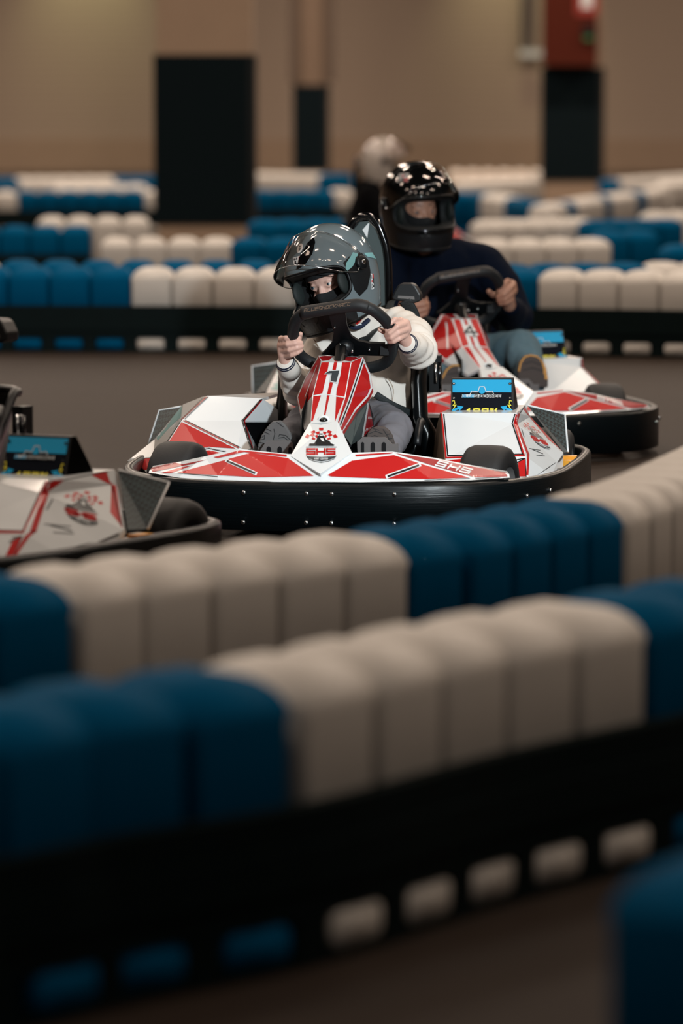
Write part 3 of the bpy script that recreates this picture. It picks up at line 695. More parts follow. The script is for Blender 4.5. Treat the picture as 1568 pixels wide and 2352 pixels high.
# --- pedals
def pedal(pts, slots, v):
    m = MB(); m.prism([K(x, y, v) for x, y in pts], (0, .008, 0), 'metal'); o = m.build('pedal', kart)
    m = MB()
    for x0, x1, y0, y1 in slots:
        r = (x1 - x0) / 2; P = [(x0, y1), (x0, y0 + r), (x0 + r * .4, y0 + r * .3), ((x0 + x1) / 2, y0), (x1 - r * .4, y0 + r * .3), (x1, y0 + r), (x1, y1)]
        m.quad([K(x, y, v - .002) for x, y in P], 'black')
    m.tube([K(pts[0][0] + 10, 1036, v + .01), K(pts[0][0] + 10, 1036, v + .01) + Vector((0, .05, -.15))], .007, 'satin_black')
    m.build('pedal_slots', o)
pedal([(821, 1044), (820, 1015), (832, 1004), (885, 1004), (900, 1020), (914, 1019), (914, 1044)], [(829, 836, 1015, 1042), (851, 861, 1015, 1042), (876, 886, 1015, 1042)], .36)
pedal([(594, 1040), (612, 1012), (667, 1012), (672, 1018), (672, 1042)], [(612, 622, 1025, 1042), (637, 647, 1025, 1042), (662, 670, 1026, 1042)], .36)
# --- seat
m = MB()
def seatpt(s_, t):     # s across -1..1, t 0 front of the squab .. 1 top of the back
    cv = crom([(.0, .78, .10), (0, .95, .075), (0, 1.12, .10), (0, 1.22, .24), (0, 1.27, .38), (0, 1.30, .52)], 8)
    i = t * (len(cv) - 1); k = min(int(i), len(cv) - 2); c = cv[k].lerp(cv[k + 1], i - k)
    hw = .20 - .055 * t * t
    a = abs(s_) ** 2.6; fwd = Vector((0, -.24 * (t - .30) / .7, 0)) if t > .3 else Vector((0, 0, 0))
    up = Vector((0, 0, .23 if t < .5 else .23 * (1 - (t - .5) / .5) ** .8)) * (1 if t > .12 else .55 + t * 3.7)
    if t > .3: fwd = Vector((0, -.20 * min(1, (t - .3) / .2) * (1 - max(0, t - .7) * 1.6), 0))
    return Vector((hw * (s_ if abs(s_) < .8 else (1 if s_ > 0 else -1) * (.8 + .2 * (1 - (1 - (abs(s_) - .8) / .2) ** 2))) + c.x, c.y, c.z)) + (fwd + up * (1 - t * .55)) * a
ns, ntt = 28, 30
V = [seatpt(-1 + 2 * i / ns, j / ntt) for j in range(ntt + 1) for i in range(ns + 1)]
F = [(j * (ns + 1) + i, j * (ns + 1) + i + 1, (j + 1) * (ns + 1) + i + 1, (j + 1) * (ns + 1) + i) for j in range(ntt) for i in range(ns)]
m.add(V, F, 'seat_black', True)
rim = [V[j * (ns + 1)] for j in range(ntt + 1)] + [V[ntt * (ns + 1) + i] for i in range(1, ns)] + [V[j * (ns + 1) + ns] for j in range(ntt, -1, -1)]
m.tube(rim, .013, 'satin_black', 8)
seat = m.build('seat', kart)
sol = seat.modifiers.new('thickness', 'SOLIDIFY'); sol.thickness = 0.008
# tall side supports of the seat
m = MB(); m.tube([K(968, 812, 1.02), K(962, 880, 1.0), K(966, 960, .98), K(985, 1000, .97), K(985, 1050, .96)], [(.022, .06), (.025, .06), (.024, .06), (.03, .06), (.03, .06)], 'seat_black', 14, flat=(1, 0, 0)); m.build('side_support', seat)
m = MB(); m.tube([K(648, 868, 1.02), K(649, 905, 1.0), K(645, 955, .98), K(640, 1000, .97)], [(.012, .05), (.014, .05), (.02, .05), (.02, .05)], 'satin_black', 14, flat=(1, 0, 0)); m.build('side_support', seat)
m = MB(); m.box(K(1000, 858, 1.12), (.035, .05, .12), 'black'); m.tube([K(1008, 832, 1.10), K(1011, 892, 1.10)], .007, 'black_gloss'); m.tube([K(1000, 832, 1.09), K(1000, 880, 1.09)], .005, 'chrome'); m.build('belt_reel', seat)
# head restraint hoop
m = MB(); hp = [K(894, 745, 1.2), K(893, 640, 1.2), K(889, 580, 1.2), K(880, 545, 1.2), K(866, 513, 1.2), K(846, 497, 1.2), K(824, 500, 1.2), K(806, 522, 1.2), K(795, 560, 1.2), K(790, 640, 1.2), K(790, 745, 1.2)]
hp = crom(hp, 5); m.tube(hp, .0125, 'black_gloss', 14); hoop = m.build('head_restraint', kart)
m = MB(); m.prism([K(x, y, 1.205) for x, y in ((886, 740), (885, 600), (877, 560), (862, 525), (845, 508), (826, 510), (810, 530), (800, 570), (798, 740))], (0, .012, 0), 'teal_grey'); pp = m.build('back_plate', hoop)
m = MB(); m.quad([K(x, y, 1.203) for x, y in ((832, 528), (845, 513), (848, 513), (843, 547))], 'sticker_white'); m.build('plate_mark', hoop)
# shoulder belt guides
for ux in (0, -.25):
    P = [K(x, y, 1.12) + Vector((ux, 0, 0)) for x, y in ((899, 684), (906, 668), (914, 655), (922, 651), (946, 651), (954, 657), (966, 678), (964, 692), (950, 697), (905, 690))]
    m = MB(); m.prism(P, (0, .06, 0), 'satin_black'); g = m.build('belt_guide', hoop)
    bv = g.modifiers.new('bevel', 'BEVEL'); bv.width = .005; bv.segments = 2
    m = MB(); m.quad([K(x, y, 1.117) + Vector((ux, 0, 0)) for x, y in ((914, 679), (951, 681), (952, 688), (913, 685))], 'metal'); m.build('guide_slot', hoop)
# --- steering wheel
WA = math.radians(42)
wC = K(785, 775, .665); wN = Vector((0, math.cos(WA), math.sin(WA)))     # normal towards the driver
def WP(px, py, off=0.0):
    e = F1.eye(); d = F1.dirn(px, py); t = (wC + wN * off - e).dot(wN) / d.dot(wN); return e + d * t
rimpx = [(676, 745), (673, 772), (678, 797), (692, 818), (715, 833), (750, 843), (795, 849), (838, 846), (872, 839), (891, 826), (901, 800), (901, 770), (889, 742), (867, 720), (846, 707), (822, 702), (781, 705), (738, 711), (706, 716), (686, 728)]
m = MB(); rp_ = crom([WP(x, y) for x, y in rimpx], 5, True); m.tube(rp_, .0185, 'grip', 16, closed=True)
sw = m.build('steering_wheel', kart)
m = MB(); bar = crom([WP(694, 718, -.004), WP(738, 711, -.004), WP(781, 705, -.004), WP(822, 701, -.004), WP(843, 706, -.004)], 4); m.tube(bar, .0205, 'rubber', 16); grip = m.build('top_grip', sw)
p = Panel(); p.b = MB(); bb = MB(); bb.tube(bar, .0205, 'rubber', 24); p.bv = BVHTree.FromPolygons([tuple(q) for q in bb.v], bb.f)
text(p, 'bronze_text', 'BLUESHOCKRACE', (698, 716.5), (8.3, -1.2), (1.6, -7), 1.0, 1.3, 0.7, .001)
for i, f in enumerate(p.d.f): p.b.quad([p.d.v[k] for k in f], 'bronze_text')
p.b.build('lettering', sw)
m = MB()
def plate(pts, off, th, mt): m.prism([WP(x, y, off) for x, y in pts], wN * th, mt)
plate([(752, 712), (792, 708), (796, 745), (806, 772), (822, 783), (850, 789), (884, 790), (882, 818), (850, 817), (812, 815), (768, 818), (738, 814), (750, 803), (762, 788), (766, 765), (758, 735)], -.004, .008, 'black')
m.build('wheel_plate', sw)
m = MB(); c = WP(793, 797, -.012); m.tube([c + wN * .01, c - wN * .02], .027, 'satin_black', 24); m.tube([c, c - wN * .045], .011, 'satin_black'); m.build('hub', sw)
m = MB(); m.box(WP(884, 803, 0), (.028, .03, .035), 'satin_black'); m.build('spoke_clamp', sw)
m = MB()
for x, y in ((781, 791), (808, 807), (784, 809)): m.ball(WP(x, y, -.036), (.0052, .0052, .0052), 'chrome', 12, 8)
for x, y in ((768, 752), (848, 804)): m.ball(WP(x, y, -.006), (.0045, .0045, .0045), 'chrome', 12, 8)
m.build('hub_bolts', sw)
m = MB(); m.tube([wC + Vector((0, -.02, -.03)), Vector((-.02, .30, .16))], .018, 'black'); m.build('steering_column', kart)
for o_ in (bumper, fair, shield, hood): pass
F1.place(kart); tag(kart, 'red and white racing kart number 1 in front, driven by the child in white', 'kart', 'racing karts')
# copies of the kart
def kart_copy(fr, label):
    c = copy_tree(kart); fr.place(c); c['label'] = label; return c
k2 = kart_copy(F2, 'red and white racing kart number 4 behind, driven by the man in navy')
for h in [o for o in bpy.data.objects if o.parent == k2]:
    for g_ in [o for o in bpy.data.objects if o.parent == h]:
        if g_.name.startswith('racing_number'): g_.data = num4me
k3 = kart_copy(F3, 'racing kart cut off by the left edge, in front of kart number 1')
k4 = kart_copy(F4, 'blurred distant kart turned sideways behind the black helmet')
#PEOPLE
# ================================================================== people
def fuse(name, build, voxel, mat, parent=None, smooth=6, relief=None):
    """build(mb) lays overlapping closed volumes; they are fused into one continuous surface"""
    mb = MB(); build(mb)
    me = bpy.data.meshes.new('tmp'); me.from_pydata([tuple(p) for p in mb.v], [], mb.f)
    o = bpy.data.objects.new('tmp', me); COL.objects.link(o)
    rm = o.modifiers.new('r', 'REMESH'); rm.mode = 'VOXEL'; rm.voxel_size = voxel
    sm = o.modifiers.new('s', 'SMOOTH'); sm.iterations = smooth; sm.factor = 0.5
    dg = bpy.context.evaluated_depsgraph_get(); dg.update()
    out = bpy.data.meshes.new_from_object(o.evaluated_get(dg)); bpy.data.objects.remove(o)
    if relief:
        ns = [v.normal.copy() for v in out.vertices]
        for v, nn in zip(out.vertices, ns): v.co += nn * relief(v.co)
    out.name = name; out.materials.clear(); out.materials.append(MATS[mat])
    for p in out.polygons: p.use_smooth = True
    ob = bpy.data.objects.new(name, out); COL.objects.link(ob)
    if parent is not None: ob.parent = parent
    return ob
def cap(mb, a, ra, b, rb, n=14):
    """tapered capsule"""
    a = Vector(a); b = Vector(b); t = (b - a)
    if t.length < 1e-6: mb.ball(a, ra, 'skin', n, 8); return
    t.normalize(); e1 = t.orthogonal().normalized(); e2 = t.cross(e1); rings = []
    for k in range(1, 5): an = math.pi / 2 * k / 4; rings.append((a - t * (ra * math.cos(an)), ra * math.sin(an)))
    for k in range(4, 0, -1): an = math.pi / 2 * k / 4; rings.append((b + t * (rb * math.cos(an)), rb * math.sin(an)))
    V = [c + (e1 * math.cos(2 * math.pi * i / n) + e2 * math.sin(2 * math.pi * i / n)) * r for c, r in rings for i in range(n)]
    V += [a - t * ra, b + t * rb]; L = len(rings); F = []
    for j in range(L - 1):
        for i in range(n): F.append((j * n + i, j * n + (i + 1) % n, (j + 1) * n + (i + 1) % n, (j + 1) * n + i))
    for i in range(n): F.append((L * n, (i + 1) % n, i)); F.append((L * n + 1, (L - 1) * n + i, (L - 1) * n + (i + 1) % n))
    mb.add(V, F, 'skin', True)
def chain(mb, pts, rs):
    for i in range(len(pts) - 1): cap(mb, pts[i], rs[i], pts[i + 1], rs[i + 1])
class HF:                         # head frame
    def __init__(s, c, yaw, pitch, roll, sc=1.0):
        y, p, r = map(math.radians, (yaw, pitch, roll)); s.c = Vector(c); s.k = sc
        s.F = Vector((-math.sin(y) * math.cos(p), -math.cos(y) * math.cos(p), -math.sin(p)))
        X = Vector((0, 0, 1)).cross(s.F).normalized(); U = s.F.cross(X)
        s.X = X * math.cos(r) + U * math.sin(r); s.U = U * math.cos(r) - X * math.sin(r)
    def __call__(s, x, y, z): return s.c + (s.X * x + s.F * y + s.U * z) * s.k
    def rot(s): return Matrix(((s.X.x, s.F.x, s.U.x), (s.X.y, s.F.y, s.U.y), (s.X.z, s.F.z, s.U.z)))
ZT = .160
def hshell(az, z, off=0.0):
    """helmet outline: azimuth from the face, height"""
    if z >= 0:
        k = math.sqrt(max(0, 1 - (z / ZT) ** 2.15)); a = .128 * k; f = .150 * k; b = .152 * k
    else:
        q = -z / .15; a = .128 - .022 * q ** 2; f = .150 + .022 * math.sin(min(1, q) * 2.2) - .018 * q ** 2; b = .152 - .05 * q ** 1.6
    c, s_ = math.cos(az), math.sin(az); yy = f if c > 0 else b; ex = 2.25
    r = ((abs(s_) / (a + 1e-6)) ** ex + (abs(c) / (yy + 1e-6)) ** ex) ** (-1 / ex)
    rr = r + off
    zz = z + (off * z / ZT if z > 0 else 0)
    return rr * s_, rr * c, zz
def zbot(az): return -.160 + .035 * (1 - math.cos(az)) / 2
def port(az, z):
    return (abs(az) / math.radians(64)) ** 3.4 + (abs(z + .022) / .060) ** 3.0
def helmet(hf, mat, parent, side_dark=True):
    H = lambda az, z, off=0.0: hf(*hshell(az, z, off))
    NA, NZ = 180, 64
    zs = [ZT * math.sin(math.pi / 2 * (1 - j / 34)) for j in range(35)] + [None] * 40
    m = MB(); V = []
    rows = 75
    for j in range(rows):
        for i in range(NA):
            az = -math.pi + 2 * math.pi * i / NA
            z = zs[j] if j < 35 else zbot(az) * (j - 34) / 40
            V.append(H(az, min(z, ZT * .9999)))
    F = []; 
    for j in range(rows - 1):
        for i in range(NA):
            az = -math.pi + 2 * math.pi * (i + .5) / NA; z = (zs[j] + zs[j + 1]) / 2 if j < 34 else zbot(az) * (j - 33.5) / 40
            if port(az, z) < 1: continue
            F.append((j * NA + i, j * NA + (i + 1) % NA, (j + 1) * NA + (i + 1) % NA, (j + 1) * NA + i))
    m.add(V, F, mat, True); sh = m.build('helmet', parent)
    sd = sh.modifiers.new('thickness', 'SOLIDIFY'); sd.thickness = .006; sd.offset = 0
    # rubber around the eye port
    pb = []
    for k in range(96):
        t = 2 * math.pi * k / 96; c, s_ = math.cos(t), math.sin(t)
        pb.append((math.radians(64) * math.copysign(abs(c) ** (2 / 3.4), c), -.022 + .060 * math.copysign(abs(s_) ** (2 / 3.0), s_)))
    m = MB(); m.tube([H(a, z, .001) for a, z in pb], .0052 * hf.k, 'black', 8, closed=True); m.build('port_seal', sh)
    # liner: funnel from the port inwards, and the padding behind
    m = MB(); n = len(pb)
    rings = [[H(a, z, -.002) for a, z in pb], [H(a * .93, -.022 + (z + .022) * .88, -.026) for a, z in pb], [H(a * .86, -.022 + (z + .022) * .84, -.052) for a, z in pb]]
    for r0, r1 in zip(rings[:-1], rings[1:]): m.add(r0 + r1, [(i, (i + 1) % n, n + (i + 1) % n, n + i) for i in range(n)], 'liner', True)
    m.build('liner', sh)
    for s_ in (-1, 1):
        m = MB(); m.ball(hf(s_ * .100, .058, -.028), (.012 * hf.k, .034 * hf.k, .040 * hf.k), 'mesh_pad', 18, 12, hf.rot()); m.build('cheek_pad', sh)
    # chin vent and chin strap
    m = MB()
    P = [H(math.radians(a), z, .0015) for a, z in ((-16, -.098), (16, -.098), (11, -.126), (-11, -.126))]; m.prism(P, (hf.F * .004), 'black'); m.build('chin_vent', sh)
    m = MB(); patch(m, H, [(math.radians(a), z) for a, z in ((-60, -.092), (-30, -.100), (0, -.104), (30, -.100), (60, -.092), (62, -.150), (30, -.158), (0, -.159), (-30, -.158), (-62, -.150))], 'satin_black', .0006); m.build('chin_cover', sh)
    m = MB(); rg = [H(-math.pi + 2 * math.pi * i / 60, zbot(-math.pi + 2 * math.pi * i / 60), 0) for i in range(60)]; m.tube(rg, .006 * hf.k, 'black', 8, closed=True)
    ci = hf(0, .02, -.118); m.add(rg + [ci], [(i, (i + 1) % 60, 60) for i in range(60)], 'liner', True); m.build('neck_roll', sh)
    return sh, H
def patch(m, H, pts, mat, off, step=.14):
    off = off + .0032; V = [Vector((a, z * 8, 0)) for a, z in pts]
    tris = [[V[i].to_2d() for i in t] for t in tessellate_polygon([V])]; out = []
    while tris:
        t = tris.pop(); L = [(t[i] - t[(i + 1) % 3]).length for i in range(3)]; k = L.index(max(L))
        if L[k] > step: mid = (t[k] + t[(k + 1) % 3]) / 2; tris.append([t[k], mid, t[(k + 2) % 3]]); tris.append([mid, t[(k + 1) % 3], t[(k + 2) % 3]])
        else: out.append(t)
    for t in out: m.add([H(q.x, q.y / 8, off) for q in t], [(0, 1, 2)], mat, False)
def visor(hf, sh, lift, sc=1.0):
    m = MB(); NA, NZ = 56, 14; piv = Vector((0, .0, .012)); V = []
    ca, sa = math.cos(math.radians(lift)), math.sin(math.radians(lift))
    def q(az, z):
        x, y, zz = hshell(az, z, .011); y -= piv.y; zz -= piv.z
        return hf(x, piv.y + y * ca - zz * sa, piv.z + y * sa + zz * ca)
    ed = []
    for j in range(NZ + 1):
        for i in range(NA + 1):
            az = math.radians(-88 + 176 * i / NA); e = abs(az) / math.radians(88)
            zt = .052 - .020 * e ** 3; zb = -.086 + .060 * e ** 2.5
            V.append(q(az, zb + (zt - zb) * j / NZ))
    F = [(j * (NA + 1) + i, j * (NA + 1) + i + 1, (j + 1) * (NA + 1) + i + 1, (j + 1) * (NA + 1) + i) for j in range(NZ) for i in range(NA)]
    m.add(V, F, 'visor', True); vo = m.build('visor', sh)
    m = MB(); ring = [V[i] for i in range(NA + 1)] + [V[j * (NA + 1) + NA] for j in range(1, NZ)] + [V[NZ * (NA + 1) + i] for i in range(NA, -1, -1)] + [V[j * (NA + 1)] for j in range(NZ - 1, 0, -1)]
    m.tube(ring, .0013, 'chrome', 6, closed=True); m.build('visor_edge', sh)
    for s_ in (-1, 1):
        m = MB(); x, y, z = hshell(s_ * math.radians(90), .012, .012); c = hf(x, y, z); ax = hf.X * s_
        m.lathe([(-.012, .024), (.0, .024), (.004, .020), (.005, .010), (.005, 0)], c, ax, 'black', 24)
        m.lathe([(.004, .008), (.009, .008), (.010, .005), (.0095, .0)], c, ax, 'chrome', 16); m.build('visor_pivot', sh)
    return vo
def brand_sticker(m, H, az0, z0, w, h, tilt=0.0):
    ct, st = math.cos(tilt), math.sin(tilt)
    def g(x, y): xx, yy = x * w, y * h; return (az0 + (xx * ct - yy * st) / .15, z0 + xx * st + yy * ct)
    def HH(pts, mat, off): patch(m, H, [g(*p) for p in pts], mat, off, .05)
    HH([(-1, .9), (1, 1), (.9, .1), (1.05, -.9), (-.75, -1), (-.95, -.1)], 'sticker_white', .0012)
    HH([(-.1, .75), (.15, .75), (.2, .2), (-.1, .1)], 'red', .0018); HH([(.3, .7), (.8, .75), (.75, .35), (.3, .3)], 'grey_ink', .0018)
    HH([(-.85, .7), (-.3, .7), (-.3, .2), (-.8, .2)], 'grey_ink', .0018); HH([(-.65, .6), (-.45, .6), (-.45, .32), (-.65, .32)], 'sticker_white', .0022)
    def glyph(ch, x, y, sx, sy, mat, t):
        for stp in G[ch]:
            for (a, b), (c, d) in zip(stp[:-1], stp[1:]):
                p0 = Vector((x + a * sx, y + b * sy)); p1 = Vector((x + c * sx, y + d * sy)); e = (p1 - p0).normalized() * t / 2; nn = Vector((-e.y, e.x))
                HH([tuple(p0 - e + nn), tuple(p1 + e + nn), tuple(p1 + e - nn), tuple(p0 - e - nn)], mat, .0022)
    glyph('L', -.55, -.75, .35, .6, 'ink', .2); glyph('S', -.05, -.75, .35, .6, 'ink', .2); glyph('2', .5, -.75, .38, .6, 'red', .2)
def head_caps(mb, hf):
    s = hf.k
    def ell(c, r): mb.ball(hf(*c), tuple(a * s for a in r), 'skin', 22, 16, hf.rot())
    ell((0, 0, .02), (.074, .092, .100)); ell((0, .028, -.045), (.058, .064, .070))
    cap(mb, hf(0, .082, .006), .0080 * s, hf(0, .094, -.034), .0095 * s); mb.ball(hf(-.009, .089, -.038), .008 * s, 'skin', 12, 8); mb.ball(hf(.009, .089, -.038), .008 * s, 'skin', 12, 8)
    cap(mb, hf(-.044, .074, .022), .008 * s, hf(-.012, .083, .022), .008 * s); cap(mb, hf(.044, .074, .022), .008 * s, hf(.012, .083, .022), .008 * s)
    for x in (-1, 1):
        mb.ball(hf(x * .036, .062, -.036), .017 * s, 'skin', 14, 10)
        cap(mb, hf(x * .046, .073, .002), .0045 * s, hf(x * .030, .086, .0060), .0045 * s); cap(mb, hf(x * .030, .086, .0060), .0045 * s, hf(x * .016, .083, .003), .0042 * s)
        cap(mb, hf(x * .046, .073, -.004), .0045 * s, hf(x * .030, .083, -.0105), .0045 * s); cap(mb, hf(x * .030, .083, -.0105), .0045 * s, hf(x * .016, .082, -.006), .0042 * s)
        mb.ball(hf(x * .078, -.005, -.01), (.012 * s, .02 * s, .03 * s), 'skin', 12, 8, hf.rot())
    cap(mb, hf(-.02, .088, -.074), .008 * s, hf(.02, .088, -.074), .008 * s); mb.ball(hf(0, .078, -.098), .020 * s, 'skin', 14, 10)
def eyes(hf, parent, look):
    s = hf.k
    for x in (-1, 1):
        m = MB(); c = hf(x * .031, .0735, -.001); m.ball(c, .0122 * s, 'eye_white', 24, 16)
        d = (hf.F + hf.X * look[0] + hf.U * look[1]).normalized(); e1 = d.orthogonal().normalized(); e2 = d.cross(e1)
        def disc(r, hh, mt): m.add([c + d * hh * s] + [c + d * hh * s * .985 + (e1 * math.cos(k * math.pi / 8) + e2 * math.sin(k * math.pi / 8)) * r * s for k in range(16)], [(0, k + 1, (k + 1) % 16 + 1) for k in range(16)], mt, False)
        disc(.0072, .0123, 'iris'); disc(.0030, .0126, 'pupil'); m.build('eye', parent)
def brows(hf, parent, mat):
    for x in (-1, 1):
        m = MB(); m.tube([hf(x * .050, .074, .0205), hf(x * .034, .0845, .0262), hf(x * .014, .0905, .0235)], [.0006, .0018, .0014], mat, 8); m.build('eyebrow', parent)
def balaclava(hf, parent, top, bot, tilt):
    """thin black hood with an eye opening between two heights"""
    m = MB(); NA, NZ = 150, 44; V = []; A = 1.02; md = (top + bot) / 2
    def q(az, zz):
        z = max(-1, min(1, (zz - .008) / .114)); el = math.acos(z); x = math.sin(el) * math.sin(az); y = math.sin(el) * math.cos(az); low = max(0, -z)
        fr_ = max(0, math.cos(az))
        rx, ry, rz = .085, .100 + .007 * fr_, (.115 if z > 0 else .124)
        r = Vector((x * rx * (1 - .10 * low), y * (ry + .016 * low * fr_), z * rz + .008))
        r.y += math.exp(-((az / .24) ** 2)) * math.exp(-(((zz + .040) / .022) ** 2)) * .014
        return hf(*r)
    for part in (0, 1):
        o_ = len(V); W = []
        for j in range(NZ + 1):
            for i in range(NA):
                az = -math.pi + 2 * math.pi * i / NA; h = max(0, 1 - abs(az / A) ** 3.2) ** .45
                nz_ = .010 * math.exp(-(az / .25) ** 2)
                zt = md + tilt * az + (top - md) * h; zb = md + tilt * az - (md - bot) * h + nz_ * h * .6
                t = j / NZ
                zz = (.122 + (zt - .122) * (1 - (1 - t) ** 1.6)) if part == 0 else (zb + (-.106 - zb) * t ** 1.6)
                W.append(q(az, zz))
        m.add(W, [(j * NA + i, j * NA + (i + 1) % NA, (j + 1) * NA + (i + 1) % NA, (j + 1) * NA + i) for j in range(NZ) for i in range(NA)], 'balaclava', True)
    o = m.build('balaclava', parent); return o
def hand(mb, wrist, palm, fingers, thumb, k=1.0, piv=None):
    s = lambda p: Vector(p) if piv is None else piv + (Vector(p) - piv) * k
    for a, b in zip(palm[:-1], palm[1:]): cap(mb, s(a[0]), a[1] * k, s(b[0]), b[1] * k)
    for f in fingers + [thumb]:
        for a, b in zip(f[:-1], f[1:]): cap(mb, s(a[0]), a[1] * k, s(b[0]), b[1] * k, 12)
R0 = .0078
def rimv(px, py): return WP(px, py).y     # depth of the wheel's rim there
def hand_r(mb, k=1.0, dv=0):
    """hand on the image's right side of the rim"""
    c = WP(901, 760); vr = c.y
    Q = lambda x, y, d: K(x, y, vr + d)
    wr = Q(937, 790, .055)
    kn = [Q(919, 737, .004), Q(929, 744, .006), Q(933, 757, .010), Q(931, 770, .016)]
    palm = [((wr), .021), (Q(925, 772, .030), .021), (kn[1] + Vector((0, .014, 0)), .017)]
    F = [[(kn[0], .0095), (Q(906, 734, -.024), .0088), (Q(893, 746, -.030), .0082), (Q(887, 757, -.021), .0076)],
         [(kn[1], .0098), (Q(912, 750, -.030), .0090), (Q(895, 765, -.032), .0082), (Q(886, 770, -.016), .0078)],
         [(kn[2], .0096), (Q(915, 764, -.026), .0088), (Q(899, 776, -.028), .0080), (Q(889, 778, -.012), .0074)],
         [(kn[3], .0088), (Q(917, 778, -.020), .0082), (Q(904, 785, -.022), .0074), (Q(894, 786, -.008), .0068)]]
    for i in range(3): pass
    th = [(Q(930, 778, .034), .014), (Q(905, 768, .036), .0110), (Q(885, 764, .026), .0095), (Q(872, 757, .006), .0082)]
    hand(mb, wr, palm + [(kn[2] + Vector((0, .012, 0)), .016)], F, th, k, c)
    for q in (kn[0], kn[3]): cap(mb, c + (wr - c) * k, .017 * k, c + (q + Vector((0, .012, 0)) - c) * k, .012 * k)
    return c + (wr - c) * k
def hand_l(mb, k=1.0):
    c = WP(675, 790); vr = c.y
    Q = lambda x, y, d: K(x, y, vr + d)
    wr = Q(657, 836, .045)
    kn = [Q(645, 779, .004), Q(646, 793, .006), Q(649, 806, .010), Q(655, 818, .014)]
    palm = [(wr, .020), (Q(652, 812, .026), .021), (kn[1] + Vector((0, .014, 0)), .017)]
    F = [[(kn[0], .0095), (Q(657, 776, -.026), .0088), (Q(674, 777, -.032), .0082), (Q(686, 776, -.022), .0076)],
         [(kn[1], .0098), (Q(660, 791, -.030), .0090), (Q(678, 788, -.034), .0082), (Q(691, 787, -.020), .0078)],
         [(kn[2], .0096), (Q(664, 804, -.026), .0088), (Q(682, 799, -.030), .0080), (Q(693, 795, -.016), .0074)],
         [(kn[3], .0088), (Q(670, 816, -.020), .0082), (Q(684, 810, -.024), .0074), (Q(692, 804, -.012), .0068)]]
    th = [(Q(658, 812, .032), .014), (Q(672, 795, .036), .0110), (Q(686, 780, .028), .0095), (Q(690, 767, .012), .0082)]
    hand(mb, wr, palm + [(kn[2] + Vector((0, .012, 0)), .016)], F, th, k, c)
    for q in (kn[0], kn[3]): cap(mb, c + (wr - c) * k, .017 * k, c + (q + Vector((0, .012, 0)) - c) * k, .012 * k)
    return c + (wr - c) * k
def folds(amp, fx, seed=0.0):
    def f(p):
        q = Vector((p.x * fx + seed, p.y * fx, p.z * fx * .8)); n1 = noise.noise(q); n2 = noise.noise(q * 2.3 + Vector((7, 3, 1)))
        return amp * (abs(n1) * -1.6 + .5 + n2 * .5)
    return f
def sleeve_folds(amp, joints, freq):
    """soft rings of gathered cloth near the elbows plus broad folds"""
    b1 = folds(amp * .7, 9); b2 = folds(amp * .35, 21, 4); base = lambda q: b1(q) + b2(q)
    def f(p):
        d = base(p)
        for j, axd, rr in joints:
            w = math.exp(-((p - j).length / rr) ** 2)
            if w > .02: d += amp * w * math.sin((p - j).dot(axd) * freq + 4 * noise.noise(p * 9))
        return d
    return f

# ------------------------------------------------------------------ the child in kart 1
hk = HF(K(762, 631, .93), 33, 12, 13, 1.03)
pts = {}
def kid_body(mb):
    head_caps(mb, HF(hk(-.008, -.010, -.018), 24, 10, 14, .98))
    chain(mb, [hk(0, -.02, -.09), K(822, 770, 1.07), K(830, 850, 1.10), K(842, 985, 1.08)], [.040, .035, .05, .05])
    w = hand_r(mb); pts['wr'] = w
    chain(mb, [w, K(966, 800, .86), K(912, 752, 1.05), K(822, 785, 1.09)], [.019, .026, .030, .035])
    w = hand_l(mb); pts['wl'] = w
    chain(mb, [w, K(690, 895, .86), K(750, 785, 1.03), K(822, 785, 1.09)], [.019, .026, .030, .035])
    chain(mb, [K(868, 995, 1.04), K(905, 985, .73), K(885, 1035, .53), K(878, 1020, .49)], [.05, .035, .022, .016])
    chain(mb, [K(815, 995, 1.04), K(702, 967, .78), K(648, 1020, .55), K(636, 1010, .51)], [.05, .035, .022, .016])
kid = fuse('person', kid_body, .0030, 'skin', None, 4)
F1.place(kid); tag(kid, 'child in a white hoodie and grey helmet steering the front kart', 'person', 'kart drivers')
kh = HF(hk(-.008, -.010, -.018), 24, 10, 14, .98)
eyes(kh, kid, (-.25, -.02)); brows(kh, kid, 'fair_brow')
balaclava(kh, kid, .024, -.027, .006)
def kid_hoodie(mb):
    # torso
    for x, r in ((775, .062), (820, .085), (868, .085), (900, .062)):
        chain(mb, [K(x, 775, 1.06), K(x, 860, 1.09), K(x + 4, 945, 1.06)], [r * .8, r, r * .95])
    chain(mb, [K(760, 772, 1.03), K(900, 745, 1.06)], [.05, .055])
    we = pts['wr']; el = K(962, 808, .87)
    chain(mb, [K(908, 748, 1.05), K(950, 770, .97), el], [.062, .062, .056]); chain(mb, [el, el.lerp(we, .55), we + (el - we) * .10], [.056, .047, .033])
    we = pts['wl']; el = K(688, 898, .87)
    chain(mb, [K(750, 780, 1.01), K(712, 845, .95), el], [.056, .055, .050]); chain(mb, [el, el.lerp(we, .5), we + (el - we) * .12], [.050, .042, .031])
    # hood lying round the neck
    chain(mb, [K(770, 745, 1.06), K(815, 735, 1.15), K(870, 735, 1.12), K(868, 765, 1.02)], [.03, .04, .042, .03]); chain(mb, [K(770, 745, 1.06), K(790, 790, .98)], [.03, .026])
e1 = K(962, 808, .87); e2 = K(688, 898, .87)
hood_o = fuse('hoodie', kid_hoodie, .0060, 'hoodie', kid, 5, sleeve_folds(.0075, [(e1, (pts['wr'] - e1).normalized(), .09), (e2, (pts['wl'] - e2).normalized(), .08), (K(905, 750, 1.05), Vector((.7, -.3, -.6)), .06)], 130))
